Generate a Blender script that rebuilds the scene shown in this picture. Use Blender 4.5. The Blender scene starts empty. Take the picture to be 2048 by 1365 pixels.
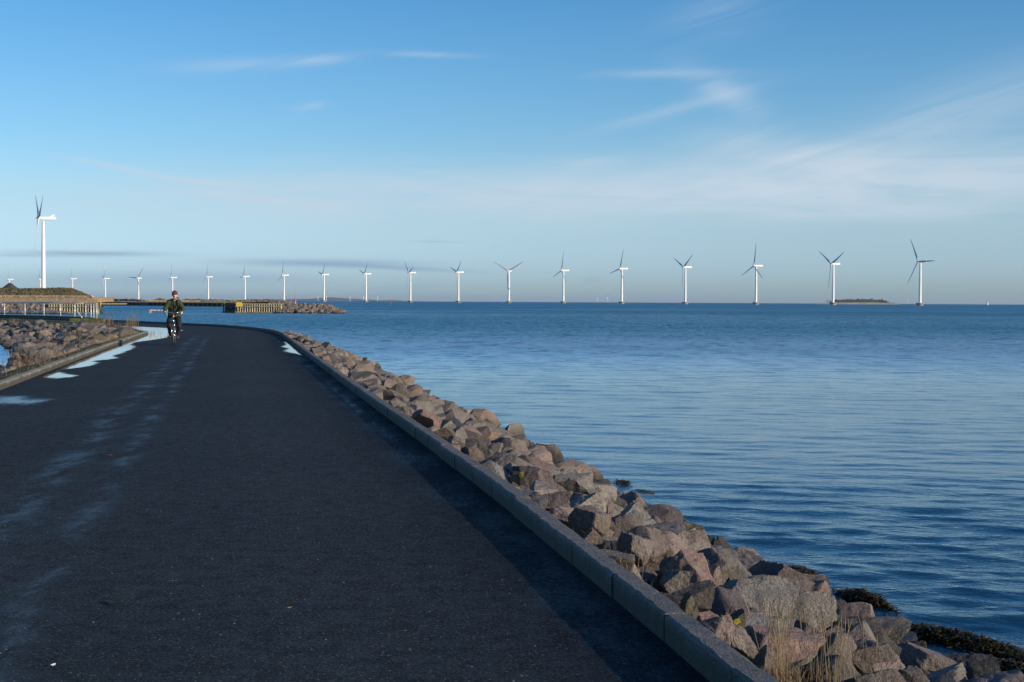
import bpy, bmesh, math, random
from mathutils import Vector, Matrix, noise
PI = math.pi
rnd = random.Random(7)
scene = bpy.context.scene
COL = scene.collection

# ------------------------------------------------------------------ camera
F, CX, CY, HC = 2844.0, 1024.0, 682.5, 1.47
pitch = math.atan(78.5 / F); roll = 0.0052
fwd = Vector((0, math.cos(pitch), -math.sin(pitch)))
r0 = Vector((1, 0, 0)); u0 = r0.cross(fwd)
right = r0 * math.cos(roll) + u0 * math.sin(roll)
up = -r0 * math.sin(roll) + u0 * math.cos(roll)
cam = bpy.data.cameras.new('camera'); camo = bpy.data.objects.new('camera', cam); COL.objects.link(camo)
M = Matrix((right, up, -fwd)).transposed().to_4x4(); M.translation = Vector((0, 0, HC))
camo.matrix_world = M
cam.sensor_width = 36.0; cam.lens = F / 2048 * 36.0; cam.clip_start = 0.1; cam.clip_end = 90000
scene.camera = camo
scene.render.resolution_x = 1024; scene.render.resolution_y = 682

# ------------------------------------------------------------------ sun + colour management
SUN_EL, PHI = math.radians(15.0), math.radians(29.0)
tosun = Vector((math.cos(PHI) * math.cos(SUN_EL), -math.sin(PHI) * math.cos(SUN_EL), math.sin(SUN_EL)))
sl = bpy.data.lights.new('sun', 'SUN'); sl.energy = 5.0; sl.angle = math.radians(0.5); sl.color = (1.0, 0.78, 0.55)
so = bpy.data.objects.new('sun', sl); COL.objects.link(so)
so.rotation_euler = tosun.to_track_quat('Z', 'Y').to_euler()
vs = scene.view_settings; vs.view_transform = 'Standard'; vs.look = 'None'; vs.gamma = 1; vs.exposure = 0.0
WATER_Z = -1.05

# ------------------------------------------------------------------ node helpers
class X:
    """a socket with arithmetic"""
    def __init__(s, nt, sock): s.nt, s.s = nt, sock
    def _m(s, op, *a, clamp=False):
        n = s.nt.nodes.new('ShaderNodeMath'); n.operation = op; n.use_clamp = clamp
        for i, v in enumerate((s,) + a):
            if isinstance(v, X): s.nt.links.new(v.s, n.inputs[i])
            else: n.inputs[i].default_value = v
        return X(s.nt, n.outputs[0])
    def __add__(s, o): return s._m('ADD', o)
    __radd__ = __add__
    def __sub__(s, o): return s._m('SUBTRACT', o)
    def __rsub__(s, o): return (s * -1) + o
    def __mul__(s, o): return s._m('MULTIPLY', o)
    __rmul__ = __mul__
    def __truediv__(s, o): return s._m('DIVIDE', o)
    def pow(s, p): return s._m('POWER', p)
    def max(s, p): return s._m('MAXIMUM', p)
    def min(s, p): return s._m('MINIMUM', p)
    def clamp(s): return s._m('ADD', 0.0, clamp=True)
    def exp(s): return s._m('EXPONENT')
    def step(s, a, b):
        n = s.nt.nodes.new('ShaderNodeMapRange'); n.interpolation_type = 'SMOOTHSTEP'; n.clamp = True
        s.nt.links.new(s.s, n.inputs[0]); n.inputs[1].default_value = a; n.inputs[2].default_value = b
        return X(s.nt, n.outputs[0])
def setin(nt, sock, v):
    if isinstance(v, X): nt.links.new(v.s, sock)
    elif v is not None: sock.default_value = v
def comb(nt, x, y, z):
    n = nt.nodes.new('ShaderNodeCombineXYZ')
    for i, v in enumerate((x, y, z)): setin(nt, n.inputs[i], v)
    return X(nt, n.outputs[0])
def sep(nt, v):
    n = nt.nodes.new('ShaderNodeSeparateXYZ'); nt.links.new(v.s, n.inputs[0])
    return [X(nt, o) for o in n.outputs]
def nse(nt, v, scale, detail=4, rough=0.55, dist=0.0, out=0, lac=2.0):
    n = nt.nodes.new('ShaderNodeTexNoise')
    if v is not None: nt.links.new(v.s, n.inputs['Vector'])
    n.inputs['Scale'].default_value = scale; n.inputs['Detail'].default_value = detail
    n.inputs['Roughness'].default_value = rough; n.inputs['Distortion'].default_value = dist
    n.inputs['Lacunarity'].default_value = lac
    return X(nt, n.outputs[out])
def mixc(nt, f, a, b, mode='MIX'):
    n = nt.nodes.new('ShaderNodeMix'); n.data_type = 'RGBA'; n.blend_type = mode; n.clamp_factor = True
    def put(sk, v):
        if isinstance(v, X): nt.links.new(v.s, sk)
        elif isinstance(v, (tuple, list)): sk.default_value = (*v, 1) if len(v) == 3 else v
        else: sk.default_value = v
    put(n.inputs[0], f); put(n.inputs[6], a); put(n.inputs[7], b)
    return X(nt, n.outputs[2])
def texco(nt, which='Object'):
    n = nt.nodes.new('ShaderNodeTexCoord'); return X(nt, n.outputs[which])
def wpos(nt):
    n = nt.nodes.new('ShaderNodeNewGeometry'); return X(nt, n.outputs['Position'])
def newmat(name):
    m = bpy.data.materials.new(name); m.use_nodes = True; nt = m.node_tree
    return m, nt, nt.nodes['Principled BSDF']
def bump(nt, b, h, strength=0.3, dist=0.01, normal=None):
    n = nt.nodes.new('ShaderNodeBump'); nt.links.new(h.s, n.inputs['Height'])
    setin(nt, n.inputs['Strength'], strength); n.inputs['Distance'].default_value = dist
    if normal is not None: nt.links.new(normal.s, n.inputs['Normal'])
    if b is not None: nt.links.new(n.outputs[0], b.inputs['Normal'])
    return X(nt, n.outputs[0])

# ------------------------------------------------------------------ world: Nishita sky with thin high cloud
world = bpy.data.worlds.new('World'); scene.world = world; world.use_nodes = True
nt = world.node_tree; bg = nt.nodes['Background']
sky = nt.nodes.new('ShaderNodeTexSky'); sky.sky_type = 'NISHITA'; sky.sun_disc = False
sky.sun_elevation = SUN_EL; sky.sun_rotation = math.atan2(tosun.x, tosun.y)
sky.altitude = 0; sky.air_density = 1.0; sky.dust_density = 0.6; sky.ozone_density = 2.6
skyc = X(nt, sky.outputs[0])
d = texco(nt, 'Generated'); dx, dy, dz = sep(nt, d)
hor = (dx * dx + dy * dy).pow(0.5)
az = dx._m('ARCTAN2', dy)            # azimuth, 0 = along the road
el = dz / hor.max(0.001)             # tangent of elevation
wv = comb(nt, az * 2.4, el * 24.0 + az * 0.8, 0.0)
wisp = nse(nt, wv, 2.2, 7, 0.62, 0.9)
wv2 = comb(nt, (az * 0.95 - el * 0.4) * 2.6, (el - az * 0.30) * 34.0, 3.7)
wisp2 = nse(nt, wv2, 1.9, 8, 0.66, 0.7)
warp = nse(nt, comb(nt, az * 6.0, el * 10.0, 9.0), 1.5, 4, 0.5)
def streak(x, y, L, T, ang=0.0, amp=1.0, n=None, lo=0.35, hi=0.75):
    """soft streak centred where photo pixel (x, y) looks; L,T half sizes in pixels"""
    a0 = math.atan((x - CX) / F); e0 = (604 + 0.0052 * (x - CX) - y) / F * math.cos(a0)
    c, s = math.cos(ang), math.sin(ang)
    du = az - a0; dv = (el - e0) + (warp - 0.5) * (T / F * 0.9)
    p = (du * c + dv * s) / (L / F); q = (dv * c - du * s) / (T / F)
    g = ((p * p + q * q) * -1.0).exp()
    k = (n if n is not None else wisp).step(lo, hi)
    return g * k * amp
cl = streak(1880, 352, 600, 68, 0.03, 0.82, wisp, 0.05, 0.6)
for a in [(1350, 385, 420, 45, 0.02, 0.40, wisp, 0.2, 0.7), (800, 385, 420, 55, -0.02, 0.42, wisp, 0.2, 0.7),
          (1560, 300, 150, 34, -0.12, 0.55, wisp2, 0.2, 0.65), (1930, 215, 300, 52, 0.32, 0.46, wisp2, 0.10, 0.70),
          (1330, 150, 130, 9, 0.0, 0.32, wisp2, 0.25, 0.6), (1340, 222, 150, 11, 0.26, 0.32, wisp2, 0.25, 0.65),
          (1440, 185, 90, 28, -0.5, 0.40, wisp2, 0.3, 0.65), (1440, 30, 110, 40, 0.2, 0.26, wisp2, 0.25, 0.7),
          (470, 132, 130, 13, 0.08, 0.28, wisp2, 0.2, 0.6), (640, 122, 60, 10, 0.1, 0.35, wisp2, 0.2, 0.6),
          (850, 112, 90, 6, -0.02, 0.35, wisp2, 0.2, 0.6), (230, 335, 90, 6, -0.17, 0.45, wisp, 0.0, 0.35),
          (390, 364, 110, 7, -0.08, 0.45, wisp, 0.0, 0.35), (470, 393, 150, 6, -0.10, 0.40, wisp, 0.0, 0.4), (620, 215, 30, 7, 0.2, 0.30, wisp, 0.1, 0.5),
          (1160, 325, 90, 12, 0.05, 0.30, wisp2, 0.2, 0.6), (1780, 425, 420, 16, -0.02, 0.35, wisp, 0.2, 0.6),
          (350, 410, 500, 45, 0, 0.22, wisp, 0.1, 0.6), (1000, 395, 700, 60, 0.02, 0.35, wisp2, 0.15, 0.7)]:
    cl = cl + streak(*a)
lowc = streak(180, 508, 130, 5, 0.0, 0.85, wisp, 0.05, 0.4)
for a in [(40, 512, 90, 3, 0.0, 0.4, wisp, 0.05, 0.4), (640, 527, 180, 8, 0.0, 0.9, wisp, 0.1, 0.45),
          (820, 538, 130, 5, -0.04, 0.75, wisp, 0.1, 0.4), (260, 560, 300, 16, 0.02, 0.45, wisp, 0.2, 0.6),
          (560, 560, 420, 14, 0.0, 0.35, wisp, 0.25, 0.6), (800, 578, 70, 8, 0.1, 0.35, wisp, 0.1, 0.5),
          (1180, 561, 18, 5, 0.25, 0.4, wisp, 0.0, 0.4), (870, 484, 50, 2.5, 0.0, 0.35, wisp, 0.0, 0.4),
          (1100, 596, 1400, 12, 0.0, 0.35, wisp, 0.0, 0.5)]:
    lowc = lowc + streak(*a)
rp_ = nt.nodes.new('ShaderNodeValToRGB'); rp_.color_ramp.interpolation = 'B_SPLINE'; nt.links.new((el / 0.25).clamp().s, rp_.inputs[0])
els = rp_.color_ramp.elements
for i_, (e_, c_) in enumerate([(0.0, (1.00, 1.46, 2.22)), (0.02, (1.05, 1.46, 2.50)), (0.04, (1.12, 1.42, 2.12)), (0.065, (1.14, 1.36, 1.72)), (0.107, (0.97, 1.33, 1.66)), (0.19, (0.62, 1.17, 1.55)), (0.25, (0.52, 1.08, 1.52))]):
    e = els[i_] if i_ < 2 else els.new(e_ / 0.25)
    e.position = e_ / 0.25; e.color = (c_[0] / 4, c_[1] / 4, c_[2] / 4, 1)
grade = mixc(nt, 1.0, X(nt, rp_.outputs[0]), (4.0, 4.0, 4.0), 'MULTIPLY')
tint = mixc(nt, 1.0, skyc, grade, 'MULTIPLY')
tint = mixc(nt, cl.clamp(), tint, (5.6, 6.75, 7.9))
tint = mixc(nt, lowc.clamp(), tint, (3.0, 4.4, 5.8))
nt.links.new(tint.s, bg.inputs[0]); bg.inputs[1].default_value = 0.10

# ------------------------------------------------------------------ scene helpers
def unp(px, py, z=0.0):
    dv = fwd * F + right * (px - CX) + up * (CY - py)
    t = (z - HC) / dv.z
    return Vector((dv.x * t, dv.y * t, z))
def at(px, py, D):
    """world point on the ray of a pixel, at distance D along +Y"""
    dv = fwd * F + right * (px - CX) + up * (CY - py)
    t = D / dv.y
    return Vector((dv.x * t, D, HC + dv.z * t))
def link(name, me, mat=None, parent=None, smooth=None):
    o = bpy.data.objects.new(name, me); COL.objects.link(o)
    if mat is not None and not me.materials:
        for m_ in (mat if isinstance(mat, (list, tuple)) else [mat]): me.materials.append(m_)
    if parent: o.parent = parent
    if smooth is not None:
        me.polygons.foreach_set('use_smooth', [smooth] * len(me.polygons))
    return o
def tag(o, label=None, cat=None, group=None, kind=None):
    for k, v in (('label', label), ('category', cat), ('group', group), ('kind', kind)):
        if v: o[k] = v
    return o
def empty(name, loc=(0, 0, 0), rz=0.0, label=None, cat=None, group=None):
    o = bpy.data.objects.new(name, None); COL.objects.link(o); o.location = loc; o.rotation_euler = (0, 0, rz)
    o.empty_display_size = 0.2
    return tag(o, label, cat, group)
def copy_tree(o, parent=None):
    c = o.copy(); COL.objects.link(c)
    if parent: c.parent = parent
    for ch in [x for x in o.children]: copy_tree(ch, c)
    return c
class MB:
    def __init__(s): s.v = []; s.f = []; s.m = []
    def add(s, vs, fs, mi=0):
        b = len(s.v); s.v += [tuple(v) for v in vs]; s.f += [tuple(i + b for i in f) for f in fs]; s.m += [mi] * len(fs)
    def box(s, c, size, rz=0.0, mi=0, mat=None):
        sx, sy, sz = (a / 2 for a in size); R = mat or Matrix.Rotation(rz, 3, 'Z'); c = Vector(c)
        P = [c + R @ Vector((x * sx, y * sy, z * sz)) for z in (-1, 1) for x, y in ((-1, -1), (1, -1), (1, 1), (-1, 1))]
        s.add(P, [(3, 2, 1, 0), (4, 5, 6, 7), (0, 1, 5, 4), (1, 2, 6, 5), (2, 3, 7, 6), (3, 0, 4, 7)], mi)
    def beam(s, a, b, w, h, mi=0):
        a, b = Vector(a), Vector(b); dr = b - a; L = dr.length; dr.normalize()
        sd = dr.cross(Vector((0, 0, 1)))
        if sd.length < 1e-4: sd = Vector((1, 0, 0))
        sd.normalize(); u = sd.cross(dr)
        R = Matrix((dr, sd, u)).transposed()
        s.box((a + b) / 2, (L, w, h), mat=R, mi=mi)
    def tube(s, pts, rad, n=8, cap=True, mi=0, sy=1.0):
        pts = [Vector(p) for p in pts]; rr = rad if isinstance(rad, (list, tuple)) else [rad] * len(pts)
        rings = []; pu = None
        for i, p in enumerate(pts):
            t = (pts[min(i + 1, len(pts) - 1)] - pts[max(i - 1, 0)]).normalized()
            if pu is None: pu = Vector((0, 0, 1)) if abs(t.z) < 0.9 else Vector((1, 0, 0))
            a = t.cross(pu).normalized(); pu = a.cross(t).normalized()
            rings.append([p + (a * math.cos(2 * PI * k / n) + pu * math.sin(2 * PI * k / n) * sy) * rr[i] for k in range(n)])
        fs = []
        for i in range(len(pts) - 1):
            for k in range(n):
                fs.append((i * n + k, i * n + (k + 1) % n, (i + 1) * n + (k + 1) % n, (i + 1) * n + k))
        if cap:
            fs.append(tuple(range(n - 1, -1, -1))); fs.append(tuple((len(pts) - 1) * n + k for k in range(n)))
        s.add([v for r in rings for v in r], fs, mi)
    def torus(s, c, R, r, axis='x', n=32, k=8, mi=0, a0=0, a1=2 * PI):
        full = abs(a1 - a0 - 2 * PI) < 1e-6; c = Vector(c)
        def P(a, rr, off):
            y, z = math.cos(a) * rr, math.sin(a) * rr
            return c + (Vector((off, y, z)) if axis == 'x' else Vector((y, z, off)))
        m = n if full else n + 1; vs_ = []
        for i in range(m):
            a = a0 + (a1 - a0) * i / n
            for j in range(k):
                b = 2 * PI * j / k; vs_.append(P(a, R + r * math.cos(b), r * math.sin(b)))
        fs = [(i * k + j, ((i + 1) % m) * k + j, ((i + 1) % m) * k + (j + 1) % k, i * k + (j + 1) % k) for i in range(n) for j in range(k)]
        s.add(vs_, fs, mi)
    def lathe(s, prof, c=(0, 0, 0), n=24, mi=0):
        c = Vector(c); vs_ = [c + Vector((r * math.cos(2 * PI * k / n), r * math.sin(2 * PI * k / n), z)) for r, z in prof for k in range(n)]
        fs = [(i * n + k, i * n + (k + 1) % n, (i + 1) * n + (k + 1) % n, (i + 1) * n + k) for i in range(len(prof) - 1) for k in range(n)]
        fs.append(tuple(range(n - 1, -1, -1))); fs.append(tuple((len(prof) - 1) * n + k for k in range(n)))
        s.add(vs_, fs, mi)
    def mesh(s, name):
        me = bpy.data.meshes.new(name); me.from_pydata(s.v, [], s.f); me.update()
        if any(s.m): me.polygons.foreach_set('material_index', s.m)
        return me
    def build(s, name, mat, parent=None, smooth=False):
        return link(name, s.mesh(name), mat, parent, smooth)
def catmull(P, n=8):
    P = [Vector((p[0], p[1], p[2] if len(p) > 2 else 0)) for p in P]; out = []
    for i in range(len(P) - 1):
        p0, p1, p2, p3 = P[max(i - 1, 0)], P[i], P[i + 1], P[min(i + 2, len(P) - 1)]
        if i == 0: p0 = p1 * 2 - p2
        if i == len(P) - 2: p3 = p2 * 2 - p1
        for k in range(n):
            t = k / n
            out.append(0.5 * ((2 * p1) + (p2 - p0) * t + (2 * p0 - 5 * p1 + 4 * p2 - p3) * t * t + (3 * p1 - p0 - 3 * p2 + p3) * t ** 3))
    out.append(P[-1]); return out
def resample(P, step):
    out = [P[0].copy()]; acc = 0.0
    for a, b in zip(P[:-1], P[1:]):
        L = (b - a).length; pos = step - acc
        while pos <= L:
            out.append(a + (b - a) * (pos / L)); pos += step
        acc = (acc + L) % step if L else acc
        acc = L - (pos - step)
    return out
def normals2(P, side):
    N = []
    for i in range(len(P)):
        t = P[min(i + 1, len(P) - 1)] - P[max(i - 1, 0)]; t.normalize()
        N.append(Vector((t.y, -t.x, 0)) * side)
    return N
def smooth_ang(o, deg=35):
    me = o.data if hasattr(o, 'data') else o
    me.polygons.foreach_set('use_smooth', [True] * len(me.polygons))
    try: me.set_sharp_from_angle(angle=math.radians(deg))
    except Exception: pass

# ------------------------------------------------------------------ materials
def simple(name, c, rough=0.6, var=0.15, nscale=8.0, bmp=0.0, metal=0.0, coords='Object', spec=0.5, bscale=None):
    m, nt, b = newmat(name); co = texco(nt, coords)
    n = nse(nt, co, nscale, 6, 0.6)
    dark = tuple(x * (1 - var) for x in c); lite = tuple(min(1, x * (1 + var)) for x in c)
    col = mixc(nt, n.step(0.3, 0.7), dark, lite)
    nt.links.new(col.s, b.inputs['Base Color'])
    b.inputs['Roughness'].default_value = rough; b.inputs['Metallic'].default_value = metal
    b.inputs['Specular IOR Level'].default_value = spec
    if bmp: bump(nt, b, nse(nt, co, bscale or nscale * 4, 5, 0.6), bmp, 0.02)
    return m
M_white = simple('turbine_white', (0.80, 0.80, 0.79), 0.45, 0.04, 0.2)
M_wgrey = simple('blade_grey', (0.55, 0.57, 0.60), 0.4, 0.05, 0.3)
M_conc = simple('concrete', (0.30, 0.29, 0.26), 0.85, 0.25, 1.2, 0.3)
M_steel = simple('galvanised_steel', (0.62, 0.60, 0.57), 0.4, 0.12, 6.0, 0, 0.3)
M_timber = simple('weathered_timber', (0.26, 0.25, 0.17), 0.9, 0.45, 1.6, 0.4)
M_pile = simple('sunlit_timber', (0.40, 0.37, 0.28), 0.9, 0.35, 0.9, 0.4)  # sunlit tone, painted on the front piles of the jetties
M_timber_d = simple('wet_shaded_timber', (0.04, 0.044, 0.032), 0.8, 0.5, 1.5, 0.4)  # wet timber, also the painted shade on jetty sides and behind piles
M_moss = simple('mossy_beam', (0.09, 0.10, 0.03), 0.95, 0.5, 3.0, 0.5)
M_yellow = simple('sign_yellow', (0.85, 0.58, 0.01), 0.5, 0.05, 3.0)
M_black = simple('black_plastic', (0.02, 0.02, 0.022), 0.5, 0.2, 20)
M_red = simple('red_paint', (0.62, 0.04, 0.03), 0.5, 0.15, 3)
M_rwhite = simple('white_paint', (0.78, 0.76, 0.72), 0.5, 0.06, 3)
M_heap = simple('dark_heap', (0.055, 0.06, 0.055), 0.95, 0.3, 0.3, 0.4)
M_sand = simple('sand', (0.40, 0.33, 0.25), 0.95, 0.2, 0.05)
M_leafy = simple('island_scrub', (0.06, 0.07, 0.05), 0.95, 0.5, 0.03)
M_coast = simple('far_land', (0.08, 0.09, 0.09), 0.95, 0.3, 0.002)
M_twig = simple('bare_twigs', (0.17, 0.10, 0.07), 0.95, 0.3, 1.0)

def straw(name, c1, c2):
    m, nt, b = newmat(name); oi = nt.nodes.new('ShaderNodeNewGeometry')
    col = mixc(nt, X(nt, oi.outputs['Random Per Island']), c1, c2)
    nt.links.new(col.s, b.inputs['Base Color']); b.inputs['Roughness'].default_value = 0.8
    b.inputs['Specular IOR Level'].default_value = 0.2
    return m
M_straw = straw('dry_straw', (0.31, 0.25, 0.15), (0.17, 0.135, 0.075))
M_reedleaf = straw('reed_leaves', (0.40, 0.31, 0.20), (0.27, 0.21, 0.14))
M_scrub = straw('olive_scrub', (0.075, 0.08, 0.03), (0.14, 0.115, 0.055))
M_brush = straw('brown_stalks', (0.20, 0.12, 0.06), (0.12, 0.08, 0.045))
M_green = straw('winter_grass', (0.11, 0.12, 0.03), (0.20, 0.16, 0.06))
M_kelp = straw('bladderwrack', (0.028, 0.022, 0.008), (0.075, 0.050, 0.012))
M_kelp.node_tree.nodes['Principled BSDF'].inputs['Roughness'].default_value = 0.35

# granite
def granite(name, tint=True, base=(0.3, 0.25, 0.22)):
    m, nt, b = newmat(name); co = texco(nt, 'Object'); wp = wpos(nt)
    oi = nt.nodes.new('ShaderNodeObjectInfo')
    if tint: basec = X(nt, oi.outputs['Color'])
    else:
        g = nt.nodes.new('ShaderNodeNewGeometry'); rp = X(nt, g.outputs['Random Per Island'])
        basec = mixc(nt, rp.step(0.1, 0.5), (0.20, 0.172, 0.152), (0.185, 0.175, 0.16))
        basec = mixc(nt, (rp * 7.0)._m('FRACT').step(0.65, 1.0), basec, (0.24, 0.18, 0.145))
        basec = mixc(nt, (rp * 13.0)._m('FRACT').step(0.6, 0.95), basec, (0.11, 0.10, 0.09))
        basec = mixc(nt, (rp * 23.0)._m('FRACT').step(0.8, 1.0), basec, (0.28, 0.24, 0.185))
    sp = wp
    n1 = nse(nt, sp, 3.2, 5, 0.6); n2 = nse(nt, sp, 70.0, 3, 0.7); n3 = nse(nt, sp, 9.0, 6, 0.65, 1.0)
    c = mixc(nt, n1.step(0.35, 0.7) * 0.8, basec, mixc(nt, 1.0, basec, (0.62, 0.60, 0.62), 'MULTIPLY'))
    c = mixc(nt, n2.step(0.50, 0.68) * 0.65, c, mixc(nt, 1.0, c, (1.75, 1.65, 1.6), 'MULTIPLY'))
    c = mixc(nt, (1.0 - n2.step(0.32, 0.48)) * 0.7, c, mixc(nt, 1.0, c, (0.35, 0.35, 0.38), 'MULTIPLY'))
    c = mixc(nt, nse(nt, sp, 4.3, 6, 0.75, 0.3).step(0.56, 0.66) * 0.45, c, (0.33, 0.31, 0.27)); c = mixc(nt, nse(nt, sp, 2.4, 7, 0.8, 0.5).step(0.57, 0.64) * 0.6, c, mixc(nt, 1.0, c, (0.42, 0.38, 0.36), 'MULTIPLY'))
    vein = (n3 - 0.5)._m('ABSOLUTE')
    c = mixc(nt, (1.0 - vein.step(0.0, 0.014)) * 0.14 * n1.step(0.45, 0.6), c, (0.5, 0.46, 0.42))
    c = mixc(nt, nse(nt, sp, 1.1, 6, 0.7).step(0.60, 0.72) * 0.65, c, (0.10, 0.10, 0.055))
    # tide line: wet and algae dark
    px_, py_, pz_ = sep(nt, wp)
    wet = 1.0 - (pz_ + (n1 - 0.5) * 0.25).step(WATER_Z + 0.10, WATER_Z + 0.36)
    c = mixc(nt, wet * 0.9, c, (0.022, 0.021, 0.014))
    nt.links.new(c.s, b.inputs['Base Color'])
    nt.links.new((0.85 - wet * 0.5).s, b.inputs['Roughness'])
    b.inputs['Specular IOR Level'].default_value = 0.35
    n4 = nse(nt, sp, 18.0, 6, 0.7)
    bump(nt, b, n4 * 1.2 + n2 * 0.35 + n3 * 1.2, 0.9, 0.035)
    return m
M_rock = granite('granite', True)
M_rockstuff = granite('granite_far', False)
M_lichen = simple('yellow_lichen', (0.26, 0.22, 0.015), 0.95, 0.4, 40, 0.5)

# asphalt
def gauss_(v, s): return ((v * v) * (-1.0 / (s * s))).exp()
def asphalt():
    m, nt, b = newmat('asphalt'); wp = wpos(nt); x, y, z = sep(nt, wp)
    q = x + y * 0.197
    fine = nse(nt, wp, 130.0, 3, 0.75); med = nse(nt, wp, 36.0, 3, 0.7)
    vor = nt.nodes.new('ShaderNodeTexVoronoi'); nt.links.new(wp.s, vor.inputs['Vector']); vor.inputs['Scale'].default_value = 75.0
    vd = X(nt, vor.outputs['Distance']); vc = X(nt, vor.outputs['Color'])
    vr, vg, vb = sep(nt, vc)
    big = nse(nt, wp, 0.35, 5, 0.6)
    trk = nse(nt, comb(nt, q * 1.6, y * 0.10, 0.0), 1.0, 4, 0.6)
    c = mixc(nt, big.step(0.3, 0.7), (0.014, 0.028, 0.047), (0.025, 0.041, 0.060))
    c = mixc(nt, trk.step(0.45, 0.75) * 0.4, c, (0.015, 0.019, 0.025))
    c = mixc(nt, fine.step(0.50, 0.75) * 0.8, c, (0.075, 0.073, 0.072))
    c = mixc(nt, (1.0 - fine.step(0.28, 0.48)) * 0.7, c, (0.005, 0.006, 0.008))
    med3 = nse(nt, wp, 7.0, 7, 0.86); c = mixc(nt, (med3 - 0.40) * 4.0, mixc(nt, 1.0, c, (0.25, 0.28, 0.33), 'MULTIPLY'), mixc(nt, 1.0, c, (1.75, 1.68, 1.62), 'MULTIPLY'))
    med2 = nse(nt, wp, 55.0, 2, 0.8)
    c = mixc(nt, med2.step(0.5, 0.68) * 0.75, c, (0.095, 0.097, 0.10)); c = mixc(nt, (1.0 - med2.step(0.36, 0.5)) * 0.6, c, (0.006, 0.008, 0.012))
    chip = vr.step(0.94, 0.96) * (1.0 - vd.step(0.25, 0.4))
    c = mixc(nt, chip * 0.8, c, mixc(nt, vg, (0.26, 0.21, 0.17), (0.36, 0.36, 0.36)))
    chip2 = vb.step(0.9988, 0.9995) * (1.0 - vd.step(0.3, 0.45))
    c = mixc(nt, chip2, c, (0.6, 0.58, 0.55))
    ck = (nse(nt, wp, 0.9, 6, 0.7, 1.2) - 0.5)._m('ABSOLUTE'); c = mixc(nt, (1.0 - ck.step(0.0, 0.006)) * nse(nt, wp, 0.5, 2, 0.5).step(0.52, 0.62) * 0.7, c, (0.006, 0.007, 0.009))
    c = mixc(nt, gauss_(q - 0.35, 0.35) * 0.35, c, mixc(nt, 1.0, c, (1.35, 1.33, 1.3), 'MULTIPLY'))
    # wet film: tyre track down the middle, soft patch at the left, gutter at the right
    def gauss(v, s): return ((v * v) * (-1.0 / (s * s))).exp()
    bend = ((y - 45.0).max(0.0)) * 0.0
    n_w = nse(nt, comb(nt, x * 2.6, y * 0.8, 4.0), 1.0, 6, 0.72)
    n_w2 = nse(nt, wp, 26.0, 3, 0.7)
    wob = (nse(nt, comb(nt, 0.0, y * 0.12, 2.0), 1.0, 2, 0.5) - 0.5) * 0.6
    t1 = gauss(q + 1.50 + wob * 0.5, 0.16) + gauss(q + 0.98 + wob * 0.5, 0.11) * 0.9 + gauss(q + 1.25 + wob * 0.5, 0.4) * 0.22
    t1 = t1 * (1.0 - y.step(52.0, 66.0))
    t1 = (t1 * (n_w.step(0.42, 0.66) * 1.1 + (n_w2 - 0.5) * 0.9)).clamp()
    p1 = gauss(q + 3.35, 0.75) * gauss(y - 20.6, 1.1)
    p1 = (p1 * 1.7 + (n_w2 - 0.5) * 1.8 + (n_w - 0.5) * 2.2 - 0.65).clamp() * 1.3
    g1 = q.step(1.30, 1.65) * (nse(nt, comb(nt, x * 1.4, y * 0.7, 7.0), 1.0, 6, 0.7) + (n_w2 - 0.5) * 0.5).step(0.47, 0.60)
    g1 = g1 * (1.0 - y.step(60.0, 64.0)) * (n_w2.step(0.3, 0.6) * 0.5 + 0.5)
    damp = gauss(q - 1.75, 0.45) * 0.7
    g2 = gauss(q - 1.70, 0.07) * (nse(nt, comb(nt, x * 2.0, y * 0.17, 9.0), 1.0, 7, 0.8) + (n_w2 - 0.5) * 0.6).step(0.46, 0.70) * y.step(9.0, 14.0) * (1.0 - y.step(50.0, 60.0))
    g1 = g1 + g2 * 2.2
    wet = ((t1 * 0.40).max(p1.clamp())).max(g1 * 0.22).clamp()
    c = mixc(nt, (wet * 0.8 + damp).clamp(), c, mixc(nt, 1.0, c, (0.30, 0.42, 0.62), 'MULTIPLY'))
    nt.links.new(c.s, b.inputs['Base Color'])
    r = 0.55 - wet * 0.43
    nt.links.new(r.s, b.inputs['Roughness']); b.inputs['Specular IOR Level'].default_value = 0.45
    st = (1.0 - wet * 0.85) * 0.9
    nb = bump(nt, b, fine + (vd * -0.7) + med * 0.9 + med3 * 2.2, st, 0.022)
    df = nt.nodes.new('ShaderNodeBsdfDiffuse'); df.inputs['Roughness'].default_value = 0.6; nt.links.new(c.s, df.inputs['Color']); nt.links.new(nb.s, df.inputs['Normal'])
    mx = nt.nodes.new('ShaderNodeMixShader'); nt.links.new((wet * 1.0 + 0.30 - damp * 0.12).clamp().s, mx.inputs[0]); nt.links.new(df.outputs[0], mx.inputs[1]); nt.links.new(b.outputs[0], mx.inputs[2])
    nt.links.new(mx.outputs[0], nt.nodes['Material Output'].inputs['Surface'])
    return m
M_asph = asphalt()

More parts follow.
